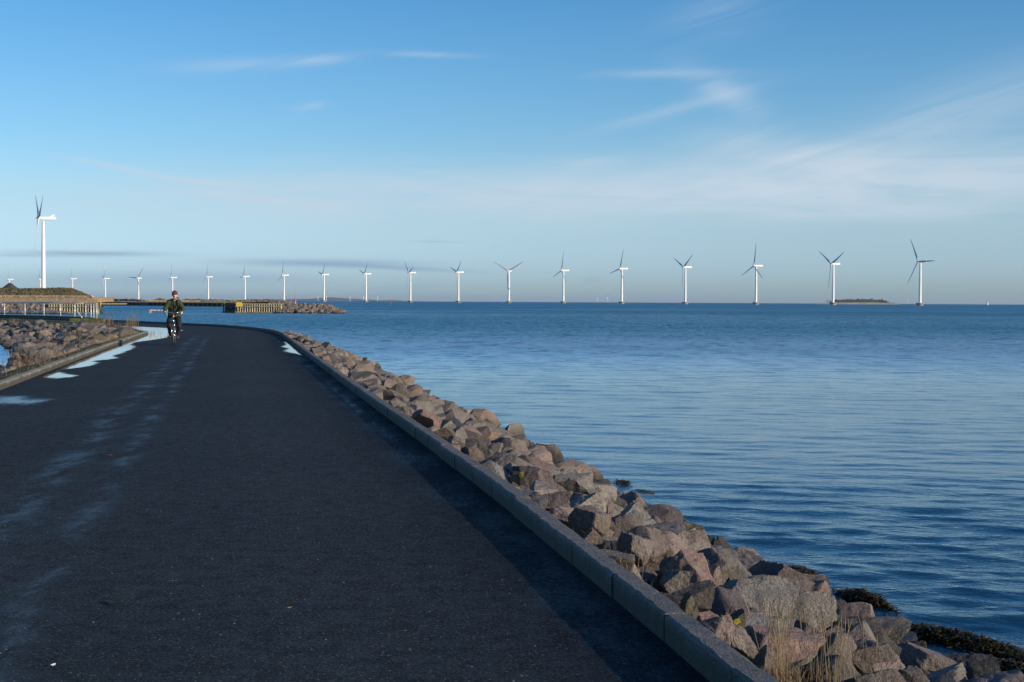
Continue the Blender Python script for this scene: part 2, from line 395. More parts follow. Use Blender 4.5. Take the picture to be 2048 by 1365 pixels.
def water_mat():
    m, nt, b = newmat('sea_water'); wp = wpos(nt); x, y, z = sep(nt, wp)
    dist = (x * x + y * y).pow(0.5)
    at_ = nt.nodes.new('ShaderNodeAttribute'); at_.attribute_name = 'ruff'; ruff = X(nt, at_.outputs['Fac'])
    far = dist.step(10.0, 230.0)
    gust = nse(nt, comb(nt, x * 0.22, y * 0.05, 1.0), 1.0, 5, 0.7) * 0.6 + nse(nt, comb(nt, x * 0.012, y * 0.006, 6.0), 1.0, 3, 0.6) * 0.7
    ruff = (ruff * (1.0 + (gust - 0.65) * 2.2 * far)).max(0.2)
    # small wavelets finer than the modelled waves
    r3 = nse(nt, comb(nt, x * 3.2 - y * 1.2, y * 6.5 + x * 2.0, 4.0), 1.0, 4, 0.6, 0.4)
    nb = bump(nt, None, r3 * (0.004 + ruff * 0.014), 1.0, 1.0)
    c1 = nse(nt, comb(nt, x * 1.3, y * 2.1, 0.0), 1.0, 3, 0.65, 0.0, 1)
    c2 = nse(nt, comb(nt, x * 0.75, y * 0.20, 3.0), 1.0, 3, 0.7, 0.0, 1)
    sx, sy, sz = sep(nt, c1); tx, ty, tz = sep(nt, c2)
    k = ruff * (0.14 + far * 2.3)
    vx = (sx - 0.5) * k + (tx - 0.5) * (far * 0.7); vy = (sy - 0.5) * k * 1.3 + (ty - 0.5) * (far * 1.3)
    nx, ny, nz = sep(nt, nb)
    vec = comb(nt, nx + vx, ny + vy, nz)
    nm = nt.nodes.new('ShaderNodeVectorMath'); nm.operation = 'NORMALIZE'; nt.links.new(vec.s, nm.inputs[0])
    nt.nodes.remove(b)
    # weaker, bluer reflection of ruffled and distant water is painted into the gloss tint
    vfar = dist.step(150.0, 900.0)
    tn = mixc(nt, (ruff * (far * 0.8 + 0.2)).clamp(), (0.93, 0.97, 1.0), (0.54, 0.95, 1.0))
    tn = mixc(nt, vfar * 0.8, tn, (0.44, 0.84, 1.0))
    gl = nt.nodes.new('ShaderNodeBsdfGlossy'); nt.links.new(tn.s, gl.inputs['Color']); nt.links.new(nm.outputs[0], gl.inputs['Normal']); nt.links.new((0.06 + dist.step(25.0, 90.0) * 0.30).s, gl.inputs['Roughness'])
    df = nt.nodes.new('ShaderNodeBsdfDiffuse'); df.inputs['Color'].default_value = (0.006, 0.043, 0.092, 1)
    fr = nt.nodes.new('ShaderNodeFresnel'); fr.inputs['IOR'].default_value = 1.333; nt.links.new(nm.outputs[0], fr.inputs['Normal'])
    mx = nt.nodes.new('ShaderNodeMixShader'); nt.links.new(fr.outputs[0], mx.inputs[0]); nt.links.new(df.outputs[0], mx.inputs[1]); nt.links.new(gl.outputs[0], mx.inputs[2])
    nt.links.new(mx.outputs[0], nt.nodes['Material Output'].inputs['Surface'])
    return m
M_water = water_mat()
def puddle_mat():
    m, nt, b = newmat('puddle_water'); wp = wpos(nt); x, y, z = sep(nt, wp)
    at_ = nt.nodes.new('ShaderNodeAttribute'); at_.attribute_name = 'wet'; w = X(nt, at_.outputs['Fac'])
    edge = (nse(nt, comb(nt, x * 0.9, y * 2.6, 0.0), 1.0, 5, 0.7) - 0.5) * 0.42 + (nse(nt, comb(nt, x * 2.5, y * 1.0, 0.0), 1.0, 4, 0.6) - 0.5) * 0.15 + (nse(nt, wp, 14.0, 4, 0.8) - 0.5) * 0.16
    f = (w + edge).step(-0.045, 0.05)
    b.inputs['Base Color'].default_value = (0.012, 0.013, 0.015, 1); b.inputs['Roughness'].default_value = 0.03
    b.inputs['IOR'].default_value = 1.333
    bump(nt, b, nse(nt, wp, 3.0, 2, 0.5), 0.02, 0.01)
    tr = nt.nodes.new('ShaderNodeBsdfTransparent'); mx = nt.nodes.new('ShaderNodeMixShader')
    nt.links.new(f.s, mx.inputs[0]); nt.links.new(tr.outputs[0], mx.inputs[1]); nt.links.new(b.outputs[0], mx.inputs[2]); nt.links.new(mx.outputs[0], nt.nodes['Material Output'].inputs['Surface'])
    return m
M_puddle = puddle_mat()
def kerb_mat(name, c):
    m, nt, b = newmat(name); wp = wpos(nt); n2 = nse(nt, wp, 90.0, 3, 0.7); n1 = nse(nt, wp, 2.0, 5, 0.6)
    x, y, z = sep(nt, wp)
    cc = mixc(nt, n1.step(0.3, 0.7), tuple(a * 0.75 for a in c), c)
    cc = mixc(nt, n2.step(0.5, 0.7) * 0.8, cc, tuple(min(1, a * 1.9) for a in c))
    cc = mixc(nt, (1 - n2.step(0.32, 0.5)) * 0.8, cc, tuple(a * 0.3 for a in c))
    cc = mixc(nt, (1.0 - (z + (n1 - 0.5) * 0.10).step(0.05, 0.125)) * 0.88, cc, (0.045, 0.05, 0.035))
    nt.links.new(cc.s, b.inputs['Base Color']); b.inputs['Roughness'].default_value = 0.8
    bump(nt, b, n2 + nse(nt, wp, 25.0, 4, 0.6) * 1.5, 0.8, 0.012); return m
M_kerb = kerb_mat('kerb_granite', (0.125, 0.122, 0.122))
M_kerb2 = kerb_mat('kerb_concrete', (0.27, 0.25, 0.21))
def soil_mat(name, c1, c2, c3, s=1.0):
    m, nt, b = newmat(name); wp = wpos(nt)
    a = nse(nt, wp, 0.8 * s, 6, 0.65); e = nse(nt, wp, 6.0 * s, 5, 0.7)
    c = mixc(nt, a.step(0.35, 0.65), c1, c2); c = mixc(nt, e.step(0.45, 0.7) * 0.6, c, c3)
    nt.links.new(c.s, b.inputs['Base Color']); b.inputs['Roughness'].default_value = 0.95
    b.inputs['Specular IOR Level'].default_value = 0.1
    bump(nt, b, e, 0.8, 0.1 / s); return m
M_soil = soil_mat('embankment_soil', (0.035, 0.032, 0.025), (0.05, 0.045, 0.03), (0.08, 0.07, 0.05))
M_verge = soil_mat('verge_soil', (0.07, 0.07, 0.03), (0.13, 0.10, 0.055), (0.17, 0.13, 0.08))
M_land = soil_mat('headland_grass', (0.08, 0.08, 0.035), (0.26, 0.20, 0.125), (0.13, 0.12, 0.05), 0.16)
M_reed = soil_mat('reed_bank', (0.50, 0.36, 0.21), (0.38, 0.27, 0.16), (0.24, 0.19, 0.11), 0.08)

# ------------------------------------------------------------------ setting: sea
def grid_sheet(name, xs, ys, zf, mat):
    v = [(x, y, zf(x, y)) for y in ys for x in xs]; n = len(xs)
    f = [(j * n + i, j * n + i + 1, (j + 1) * n + i + 1, (j + 1) * n + i) for j in range(len(ys) - 1) for i in range(n - 1)]
    me = bpy.data.meshes.new(name); me.from_pydata(v, [], f); return link(name, me, mat, None, True)
import numpy as np
def water_sheet():
    """one sea: fine real waves out to 700 m, then coarse quads to the horizon"""
    Zs = [3.0]
    while Zs[-1] < 700: Zs.append(Zs[-1] * 1.0045)
    Zs = np.array(Zs); NU = 420; us = np.linspace(-0.52, 0.52, NU)
    Y, U_ = np.meshgrid(Zs, us, indexing='ij'); XX = U_ * Y
    rg = np.random.RandomState(5)
    def lf(sx, sy, n=10, seed=0):
        r_ = np.random.RandomState(seed); o = 0
        for _ in range(n): o = o + np.sin(XX * sx * r_.uniform(-1, 1) + Y * sy * r_.uniform(.4, 1.3) + r_.uniform(0, 7))
        return o / math.sqrt(n / 2)
    calm = np.exp(-((Y - 40) / 22) ** 2) / (1 + np.exp((XX - 14) / 2.5)) * 0.62
    calm = calm + 0.8 * np.exp(-((Y - 372) / 14) ** 2) * np.exp(-((XX + 35) / 35) ** 2)
    lane = 0.22 * lf(0.05, 0.35, 10, 1) * np.exp(-Y / 90) + 0.18 * lf(0.01, 0.06, 10, 2)
    ruff = np.clip(0.95 - calm + lane, 0.40, 1.6)
    Zf = np.zeros_like(Y)
    for i in range(70):
        lam = 0.17 * (18 ** (i / 69.0)); th = rg.normal(math.radians(16), math.radians(20))
        if i % 5 == 0: th = rg.normal(math.radians(-12), math.radians(14))
        kx, ky = math.sin(th), math.cos(th); k = 2 * math.pi / lam
        st = 0.021 if lam < 0.8 else 0.021 * (0.8 / lam) ** 1.5
        w = np.clip((lam / (0.0045 * Y) - 2.5) / 3, 0, 1)
        ph = rg.uniform(0, 7); grp = 1 + 0.35 * np.sin((XX * rg.uniform(-1, 1) + Y * rg.uniform(-1, 1)) * k * 0.13 + rg.uniform(0, 7))
        Zf += st / k * w * grp * np.sin(k * (XX * kx + Y * ky) + ph) * (ruff if lam < 1.5 else 0.5 + 0.5 * ruff)
    fade = np.clip((700 - Y) / 150, 0, 1) * np.clip((Y - 3) / 1, 0, 1) * np.clip((0.52 - np.abs(U_)) / 0.02, 0, 1)
    Zf = Zf * fade + WATER_Z
    nr, nc = Y.shape; near = np.stack([XX, Y, Zf], -1).reshape(-1, 3)
    idx = np.arange(nr * nc).reshape(nr, nc)
    quads = np.stack([idx[:-1, :-1], idx[:-1, 1:], idx[1:, 1:], idx[1:, :-1]], -1).reshape(-1, 4)
    n0 = len(near); Yl = Zs[-1]
    ext = [(-45000, 3, WATER_Z), (45000, 3, WATER_Z), (-45000, Yl, WATER_Z), (45000, Yl, WATER_Z), (-45000, 45000, WATER_Z), (45000, 45000, WATER_Z), (-45000, -300, WATER_Z), (45000, -300, WATER_Z)]
    verts = np.vstack([near, np.array(ext)]); f = quads.tolist()
    f += [[n0, int(idx[0, 0]), int(idx[-1, 0]), n0 + 2], [int(idx[0, -1]), n0 + 1, n0 + 3, int(idx[-1, -1])], [n0 + 2, int(idx[-1, 0]), n0 + 4], [int(idx[-1, 0]), int(idx[-1, -1]), n0 + 5, n0 + 4], [int(idx[-1, -1]), n0 + 3, n0 + 5], [n0 + 6, n0 + 7, n0 + 1, int(idx[0, -1]), int(idx[0, 0]), n0]]
    me = bpy.data.meshes.new('water'); me.from_pydata(verts.tolist(), [], f)
    at_ = me.attributes.new('ruff', 'FLOAT', 'POINT'); at_.data.foreach_set('value', np.concatenate([ruff.reshape(-1), np.ones(8)]).astype(np.float32))
    return link('water', me, M_water, None, True)
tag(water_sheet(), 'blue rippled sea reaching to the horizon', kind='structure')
tag(grid_sheet('seabed', [-30000, 0, 30000], [-310, 0, 45000], lambda x, y: -3.2, M_soil), 'dark sea bed under the water', kind='structure')

# ------------------------------------------------------------------ setting: road, kerbs, embankment
OUT = catmull([(2.62, -6.6), (0.39, 7.7), (-2.91, 24.7), (-5.62, 38.6), (-8.55, 53.8), (-10.5, 63.3), (-12.5, 70), (-15.7, 77.8), (-20.2, 84.9), (-26.6, 94.6), (-33.5, 103.5), (-43, 114.5), (-62, 136)], 10)
INN = catmull([(-2.40, -6.6), (-5.22, 7.7), (-8.25, 22.9), (-12.1, 42.4), (-15.6, 60.6), (-16.05, 62.2), (-17.6, 66), (-20.6, 74.5), (-24.2, 82.0), (-30.6, 92.5), (-38, 102), (-49, 114.5), (-67, 134)], 10)
v = []; nn = len(OUT); K = 8
for a, b_ in zip(INN, OUT):
    for k in range(K + 1):
        t = k / K; p = a.lerp(b_, t)
        v.append((p.x, p.y, 0.0))
f = [(i * (K + 1) + k, i * (K + 1) + k + 1, (i + 1) * (K + 1) + k + 1, (i + 1) * (K + 1) + k) for i in range(nn - 1) for k in range(K)]
me = bpy.data.meshes.new('road'); me.from_pydata(v, [], f)
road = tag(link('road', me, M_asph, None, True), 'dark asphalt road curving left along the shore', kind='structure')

def kerb(name, line, side, w, h, mat, stone, label, seed, s0=0.0, s1=1e9):
    """granite kerb stones laid end to end, slightly uneven, with open joints"""
    rr = random.Random(seed); mb = MB(); P = resample(line, stone)
    s = 0
    for a, b_ in zip(P[:-1], P[1:]):
        s += stone
        if s < s0 or s > s1: continue
        t = (b_ - a).normalized(); n = Vector((t.y, -t.x, 0)) * side
        jit = rr.uniform(-0.008, 0.008); hz = h + rr.uniform(-0.007, 0.005); g = 0.005
        near = a.length < 30; segs = 12 if near else 1
        bev = 0.012
        prof = [(0.0, -0.15), (0.0, hz - bev), (bev, hz), (w - bev, hz), (w, hz - bev), (w, -0.15)]
        rings = []
        for k in range(segs + 1):
            p = a + t * (g + ((b_ - a).length - 2 * g) * k / segs)
            ring = []
            for (o, z) in prof:
                j = (rr.uniform(-0.004, 0.003) if near and z > 0 else 0)
                ring.append(p + n * (o + jit + j) + Vector((0, 0, z + j)))
            rings.append(ring)
        m_ = len(prof); vs_ = [q_ for r in rings for q_ in r]
        fs = [(i * m_ + k, i * m_ + k + 1, (i + 1) * m_ + k + 1, (i + 1) * m_ + k) for i in range(segs) for k in range(m_ - 1)]
        fs += [tuple(range(m_)), tuple(segs * m_ + k for k in range(m_ - 1, -1, -1))]
        if side > 0: fs = [tuple(reversed(q_)) for q_ in fs]
        mb.add(vs_, fs)
    o = mb.build(name, mat, None, False)
    bm = bmesh.new(); bm.from_mesh(o.data); bmesh.ops.recalc_face_normals(bm, faces=bm.faces); bm.to_mesh(o.data); bm.free()
    return tag(o, label, kind='structure')
KW, KH = 0.112, 0.126
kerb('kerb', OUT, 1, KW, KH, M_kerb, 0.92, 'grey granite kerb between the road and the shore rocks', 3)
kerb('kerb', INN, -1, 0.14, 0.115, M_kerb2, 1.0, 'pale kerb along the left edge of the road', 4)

def embankment(name, line, side, prof, mat, label):
    P = resample(line, 1.0); N = normals2(P, side); v = []; m_ = len(prof)
    for p, n in zip(P, N):
        for d_, z in prof:
            q_ = p + n * d_
            zz = z + (noise.noise(q_ * 0.9) * 0.06 if 0.3 < d_ else 0)
            v.append((q_.x, q_.y, zz))
    f = [(i * m_ + k, i * m_ + k + 1, (i + 1) * m_ + k + 1, (i + 1) * m_ + k) for i in range(len(P) - 1) for k in range(m_ - 1)]
    if side > 0: pass
    me = bpy.data.meshes.new(name); me.from_pydata(v, [], f)
    return tag(link(name, me, mat, None, True), label, kind='structure')
def zR(d_): return 0.0 - 0.02 - 0.385 * max(0, d_)          # centre line of the boulder layer
embankment('embankment', OUT, 1, [(KW - 0.03, -0.02), (0.3, -0.22), (1, -0.60), (2, -1.0), (3, -1.4), (4, -1.8), (6, -2.6), (9, -3.3)], M_soil, 'dark soil bank under the shore rocks')
embankment('embankment', INN, -1, [(0.12, 0.06), (0.7, 0.0), (1.1, -0.14), (1.5, -0.32), (2.3, -0.55), (3.0, -0.85), (3.9, -1.1), (4.8, -1.5), (6, -2.1), (9, -3.3)], M_verge, 'grassy bank between left kerb and inlet')
# body of the causeway below the road, so nothing shows under the sheet
v = []
for a, b_ in zip(INN, OUT): v += [(a.x, a.y, -0.1), (b_.x, b_.y, -0.1)]
me = bpy.data.meshes.new('ground'); me.from_pydata(v, [], [(2 * i, 2 * i + 1, 2 * i + 3, 2 * i + 2) for i in range(nn - 1)])
tag(link('ground', me, M_soil), 'ground under the road surface', kind='structure')

# ------------------------------------------------------------------ puddles
def puddle(pts, label, amp=0.04, seed=0, bias=0.0):
    """thin sheet of water: fine quads over the outline and a rim around it; 'wet' = metres inside the outline"""
    P = [unp(x, y, 0.0) for x, y in pts]; xs_ = [p.x for p in P]; ys_ = [p.y for p in P]; n = len(P)
    cx_ = 0.06; cy_ = 0.10 if max(ys_) < 45 else 0.16; rim = 0.18
    NX = int((max(xs_) - min(xs_) + 2 * rim) / cx_) + 2; NY = int((max(ys_) - min(ys_) + 4 * rim) / cy_) + 2
    gx = min(xs_) - rim + np.arange(NX) * cx_; gy = min(ys_) - 2 * rim + np.arange(NY) * cy_
    GX, GY = np.meshgrid(gx, gy); ins = np.zeros(GX.shape, bool); dm = np.full(GX.shape, 1e9)
    for i in range(n):
        x1, y1, x2, y2 = P[i].x, P[i].y, P[(i + 1) % n].x, P[(i + 1) % n].y
        cr = ((y1 > GY) != (y2 > GY)) & (GX < (x2 - x1) * (GY - y1) / ((y2 - y1) or 1e-9) + x1); ins ^= cr
        sc = 0.35; dx_, dy_ = x2 - x1, (y2 - y1) * sc; L2 = dx_ * dx_ + dy_ * dy_ or 1e-9
        t = np.clip(((GX - x1) * dx_ + (GY - y1) * sc * dy_) / L2, 0, 1); dm = np.minimum(dm, np.hypot(GX - x1 - t * dx_, (GY - y1) * sc - t * dy_))
    W = np.where(ins, dm, -dm); used_ = {}; v = []; w = []; f = []
    def vid(j, i):
        if (j, i) not in used_: used_[(j, i)] = len(v); v.append((float(GX[j, i]), float(GY[j, i]), 0.004)); w.append(float(W[j, i]) - bias)
        return used_[(j, i)]
    for j in range(NY - 1):
        for i in range(NX - 1):
            if max(W[j, i], W[j + 1, i], W[j, i + 1], W[j + 1, i + 1]) > -0.15: f.append((vid(j, i), vid(j, i + 1), vid(j + 1, i + 1), vid(j + 1, i)))
    me = bpy.data.meshes.new('puddle'); me.from_pydata(v, [], f); at_ = me.attributes.new('wet', 'FLOAT', 'POINT'); at_.data.foreach_set('value', w)
    return tag(link('puddle', me, M_puddle, None, True), label, kind='structure')
puddle([(236, 652.6), (285, 654.3), (330, 656.5), (352, 658), (366, 661.5), (350, 664), (338, 672), (332, 676), (300, 681), (268, 685.5), (262, 690), (268, 694), (262, 700), (240, 708), (224, 712.5), (236, 717), (214, 720),
        (185, 722.5), (197, 727.5), (172, 734), (128, 740), (112, 743.5), (140, 730), (166, 719.5), (230, 693.5), (288, 669.8), (286, 664), (262, 655)], 'long rain puddle along the left kerb beside the cyclist', 0.05, 1)
puddle([(84, 755.5), (98, 749), (118, 744.5), (132, 749), (148, 750), (152, 754), (118, 757.5)], 'short puddle by the left kerb nearest the camera', 0.03, 2)
puddle([(569, 683), (575, 685), (590, 694), (608, 709), (618, 716), (606, 712), (588, 708), (568, 703), (578, 697), (565, 695), (573, 690)], 'puddle against the right kerb before the bend', 0.025, 3)
puddle([(622, 722), (612, 720), (628, 724), (640, 731), (650, 741), (640, 736)], 'small puddle strip by the right kerb', 0.015, 4, 0.03)

# ------------------------------------------------------------------ boulders
def rock_mesh(seed, lvl, cuts=13, rough=0.035):
    rr = random.Random(seed); bm = bmesh.new(); bmesh.ops.create_icosphere(bm, subdivisions=lvl, radius=1.0)
    pl = []
    for _ in range(cuts):
        n = Vector((rr.gauss(0, 1), rr.gauss(0, 1), rr.gauss(0, 1))).normalized(); pl.append((n, rr.uniform(0.34, 0.64)))
    off = Vector((seed * 3.1, seed * 1.7, 0))
    for v_ in bm.verts:
        p = v_.co.normalized(); r = 1.15
        for n, d_ in pl:
            c = p.dot(n)
            if c > 1e-3: r = min(r, d_ / c)
        # slightly soften the cuts, then roughen
        q_ = p * r
        r2 = r + 0.045 * noise.noise(q_ * 1.6 + off) + rough * noise.noise(q_ * 4.5 + off) + rough * 0.6 * noise.noise(q_ * 11.0 + off) + rough * 0.3 * noise.noise(q_ * 23.0 + off)
        v_.co = p * r2
    for _ in range(1): bmesh.ops.smooth_vert(bm, verts=bm.verts, factor=0.10, use_axis_x=True, use_axis_y=True, use_axis_z=True)
    for ax in range(3):
        lo = min(v_.co[ax] for v_ in bm.verts); hi = max(v_.co[ax] for v_ in bm.verts)
        for v_ in bm.verts: v_.co[ax] = (v_.co[ax] - (lo + hi) / 2) / (hi - lo)
    me = bpy.data.meshes.new('boulder'); bm.to_mesh(me); bm.free(); me.materials.append(M_rock)
    me.polygons.foreach_set('use_smooth', [True] * len(me.polygons))
    try: me.set_sharp_from_angle(angle=math.radians(28))
    except Exception: pass
    return me
NEAR = [rock_mesh(i, 5, 9 + i % 5) for i in range(14)]
MID = [rock_mesh(50 + i, 4, 9 + i % 4) for i in range(12)]
LOW = [rock_mesh(90 + i, 2, 8, 0.02) for i in range(8)]
LOWP = [([v_.co.copy() for v_ in m_.vertices], [tuple(p.vertices) for p in m_.polygons]) for m_ in LOW]
TONE = {'grey': (0.235, 0.225, 0.215), 'pink': (0.33, 0.245, 0.215), 'pgrey': (0.275, 0.235, 0.215), 'brown': (0.185, 0.15, 0.13), 'dark': (0.12, 0.115, 0.112),
        'tan': (0.34, 0.28, 0.20), 'orange': (0.42, 0.26, 0.15), 'moss': (0.115, 0.11, 0.065), 'light': (0.33, 0.31, 0.285), 'mauve': (0.235, 0.185, 0.19), 'red': (0.31, 0.195, 0.165)}
OUTP = resample(OUT, 0.25); OUTN = normals2(OUTP, 1)
def dist_out(x, y):
    best = 1e9; sd = 0
    for p, n in zip(OUTP[::2], OUTN[::2]):
        dd = (x - p.x) ** 2 + (y - p.y) ** 2
        if dd < best: best = dd; sd = (x - p.x) * n.x + (y - p.y) * n.y
    return sd
def on_slope(px, py, lift=0.0):
    lo, hi = 3.0, 60.0; dv = fwd * F + right * (px - CX) + up * (CY - py)
    y = lo
    while y < hi:
        t = y / dv.y; p = Vector((dv.x * t, y, HC + dv.z * t))
        if p.z < zR(dist_out(p.x, p.y) - KW) + lift: return p
        y += 0.05
    return p
individuals = []
def boulder(pos, size, tone, label, rz=None, mesh=None, tilt=0.18, group=None, bright=1.0):
    o = bpy.data.objects.new('boulder', mesh or rnd.choice(NEAR)); COL.objects.link(o)
    o.location = pos; o.scale = size
    o.rotation_euler = (rnd.uniform(-tilt, tilt), rnd.uniform(-tilt, tilt), rnd.uniform(0, 2 * PI) if rz is None else rz)
    c = TONE[tone]; g_ = sum(c) / 3; c = tuple(a_ * 0.72 + g_ * 0.28 * w_ for a_, w_ in zip(c, (1.03, 1.0, 0.93))); k = rnd.uniform(0.58, 0.90) * bright; o.color = (c[0] * k, c[1] * k, c[2] * k, 1)
    tag(o, label, 'boulder', group); individuals.append(o); return o
placed = []   # (x, y, r)
# (px, py, w, h, tone, what sets it apart)
A = lambda x, y, w, h, t, l: (1248 + x / 2.56, 900 + y / 2.56, w / 2.56, h / 2.56, t, l)
B = lambda x, y, w, h, t, l: (850 + x / 4.096, 750 + y / 4.096, w / 4.096, h / 4.096, t, l)
HAND = [
 A(30, 370, 160, 130, 'grey', 'small grey boulder left of the dark mossy slab'),
 A(62, 510, 190, 200, 'pgrey', 'rounded pink grey boulder with lichen right beside the kerb grass'),
 A(85, 245, 240, 160, 'pink', 'long pink boulder sloping down to the dark water ripple'),
 A(98, 205, 95, 90, 'light', 'pale pointed stone at the waterline above the long pink boulder'),
 A(162, 352, 130, 80, 'grey', 'little grey stone between pink boulder and mossy slab'),
 A(270, 415, 340, 180, 'moss', 'large dark green mossy slab near the waterline'),
 A(315, 530, 290, 240, 'pgrey', 'angular grey pink boulder with one yellow lichen dot in front of mossy slab'),
 A(570, 480, 310, 220, 'light', 'big pale grey boulder beside the mossy slab'),
 A(610, 430, 120, 80, 'pink', 'small pink stone behind the big pale boulder'),
 A(765, 505, 200, 150, 'brown', 'round brown boulder with tan flank at the water edge'),
 A(452, 650, 110, 150, 'pink', 'upright small pink stone below the big pale boulder'),
 A(260, 680, 160, 110, 'grey', 'grey round stone sunk below the lichen dotted boulder'),
 A(340, 745, 260, 110, 'dark', 'dark stone in shadow in the hollow near the kerb'),
 A(580, 680, 210, 220, 'brown', 'brown pointed boulder with white veins left of the flat mauve one'),
 A(720, 775, 300, 290, 'grey', 'large grey boulder with shaded left face in the front heap'),
 A(830, 650, 340, 150, 'mauve', 'flat topped mauve boulder in the middle of the heap'),
 A(960, 840, 270, 250, 'light', 'big triangular pale grey boulder above the dry grass'),
 A(1060, 650, 320, 190, 'grey', 'smooth grey slab leaning to the sea with weed scraps'),
 A(1150, 790, 190, 150, 'red', 'reddish pink boulder under the smooth grey slab'),
 A(1205, 905, 210, 240, 'pink', 'tall pink boulder standing upright with a dark crack'),
 A(1370, 850, 250, 120, 'tan', 'tan grey boulder touching the seaweed band'),
 A(1400, 935, 220, 150, 'pink', 'dome shaped pink boulder right of the tall upright one'),
 A(1290, 900, 80, 130, 'grey', 'narrow grey stone wedged behind the tall pink boulder'),
 A(1595, 995, 180, 130, 'tan', 'flat faced pink tan stone next to the seaweed'),
 A(1705, 1060, 200, 170, 'pink', 'pink boulder with a peak just below the seaweed band'),
 A(1910, 1150, 250, 150, 'grey', 'smooth grey boulder in the bottom right corner'),
 A(1560, 1110, 300, 220, 'pgrey', 'broad grey pink boulder at the bottom right of the heap'),
 A(1720, 1140, 180, 170, 'tan', 'orange tan boulder left of the corner boulder'),
 A(1380, 1010, 190, 100, 'dark', 'dark shaded stone below the dome shaped boulder'),
 A(1250, 1080, 280, 220, 'brown', 'brown round boulder half in shadow right of the dry grass'),
 A(1375, 1170, 190, 110, 'pink', 'pink stone cut by the bottom edge of the picture'),
 A(930, 950, 150, 160, 'brown', 'sharp wedge stone pointing down behind the dry grass'),
 A(925, 1045, 110, 80, 'grey', 'small oval grey stone behind the grass stems'),
 A(600, 970, 180, 160, 'pgrey', 'grey pink stone beside the kerb left of the grass'),
 A(460, 930, 190, 190, 'pink', 'pink boulder close to the kerb below the mossy stones'),
 A(320, 815, 130, 90, 'moss', 'olive mossy stone against the kerb'),
 A(570, 875, 130, 100, 'moss', 'green mossy stone with a bright yellow lichen patch'),
 A(1040, 1150, 260, 130, 'dark', 'dark grey stone behind the thick grass tuft'),
 A(1480, 990, 90, 90, 'grey', 'little grey stone between dome boulder and tan stone'),
 A(690, 1090, 130, 110, 'brown', 'brown stone at the foot of the grass beside the kerb'),
 A(1960, 1230, 200, 120, 'pink', 'pink boulder just beyond the bottom right corner'),
 B(1370, 1220, 350, 300, 'brown', 'large brown pink boulder leaning on the kerb side in mid heap'),
 B(1660, 1220, 290, 230, 'grey', 'pyramid shaped grey boulder with a pale edge'),
 B(1750, 1040, 380, 240, 'pink', 'long pink slab sloping towards the dark ripple'),
 B(1500, 880, 340, 210, 'pgrey', 'large grey pink boulder above the small orange stone'),
 B(1370, 870, 150, 120, 'orange', 'small bright orange stone tucked between grey boulders'),
 B(1170, 860, 290, 230, 'light', 'pale grey boulder with a round yellow lichen patch'),
 B(890, 860, 240, 220, 'brown', 'brown green boulder with lichen on its left shoulder'),
 B(1050, 680, 250, 150, 'pink', 'pale pink boulder at the top of the row by the sea'),
 B(920, 640, 250, 200, 'tan', 'yellowish triangular boulder with a straight left edge'),
 B(660, 720, 200, 170, 'grey', 'grey block shaped boulder left of the yellowish triangle'),
 B(520, 620, 220, 170, 'tan', 'tan pointed boulder above the brown grass tuft'),
 B(1300, 1060, 360, 200, 'grey', 'flat grey boulder with quartz stripe behind the brown pink one'),
 B(1400, 1010, 300, 200, 'pgrey', 'grey pink boulder with a vertical pale band'),
 B(1030, 1030, 340, 180, 'mauve', 'wide mauve boulder lying along the kerb'),
 B(740, 965, 140, 120, 'moss', 'olive green mossy stone right against the kerb'),
 B(700, 540, 260, 190, 'brown', 'brown angular boulder above the grey block'),
 B(440, 510, 330, 160, 'red', 'reddish long boulder with dark pits'),
 B(150, 475, 230, 110, 'brown', 'low brown boulder touching the kerb before the reddish one'),
 B(260, 560, 170, 150, 'pgrey', 'small pink grey stone below the reddish long boulder'),
 B(290, 400, 160, 160, 'grey', 'grey split boulder standing above the low brown one'),
 B(410, 400, 140, 130, 'pgrey', 'grey stone with a pale ridge left of the sea slab'),
 B(560, 370, 230, 160, 'grey', 'grey slab reaching down to the sea'),
 B(340, 310, 210, 80, 'orange', 'flat orange tan boulder in the sunlit top row'),
 B(160, 400, 140, 130, 'moss', 'greenish pointed stone beside the grey split boulder'),
 B(1180, 760, 200, 90, 'dark', 'dark flat stone behind the lichen patched boulder'),
 B(1270, 690, 260, 100, 'pink', 'low pink stone carrying dark seaweed strands'),
]
ref = {}; refpx = {}; used = set()
def anchor(l_):
    w_ = l_.split(); out_ = w_[:3]
    for x_ in w_[3:]:
        if x_ in ('in', 'below', 'between', 'beside', 'above', 'behind', 'right', 'left', 'near', 'next', 'leaning', 'at', 'on', 'under', 'close', 'touching', 'wedged', 'tucked', 'sloping', 'just', 'lying', 'standing', 'against', 'down', 'half', 'cut', 'and'): break
        out_.append(x_)
    return ' '.join(out_)
for (px, py, w, h, t, l) in HAND:
    p = on_slope(px, py, 0.10); s = p.y / F
    W, H = w * s * 1.02, h * s
    if W > 0.56: H *= 0.56 / W; W = 0.56
    hz = max(0.18, min(0.46, H * 1.05))
    o = boulder(p + Vector((0, W * 0.18, -0.02)), (W, max(W * 0.75, hz * 0.9), hz), t, l, rz=rnd.uniform(-0.35, 0.35) + rnd.choice((0, PI)), tilt=0.15)
    ref[l] = o; refpx[l] = (px, py); placed.append((p.x, p.y, W * 0.5))
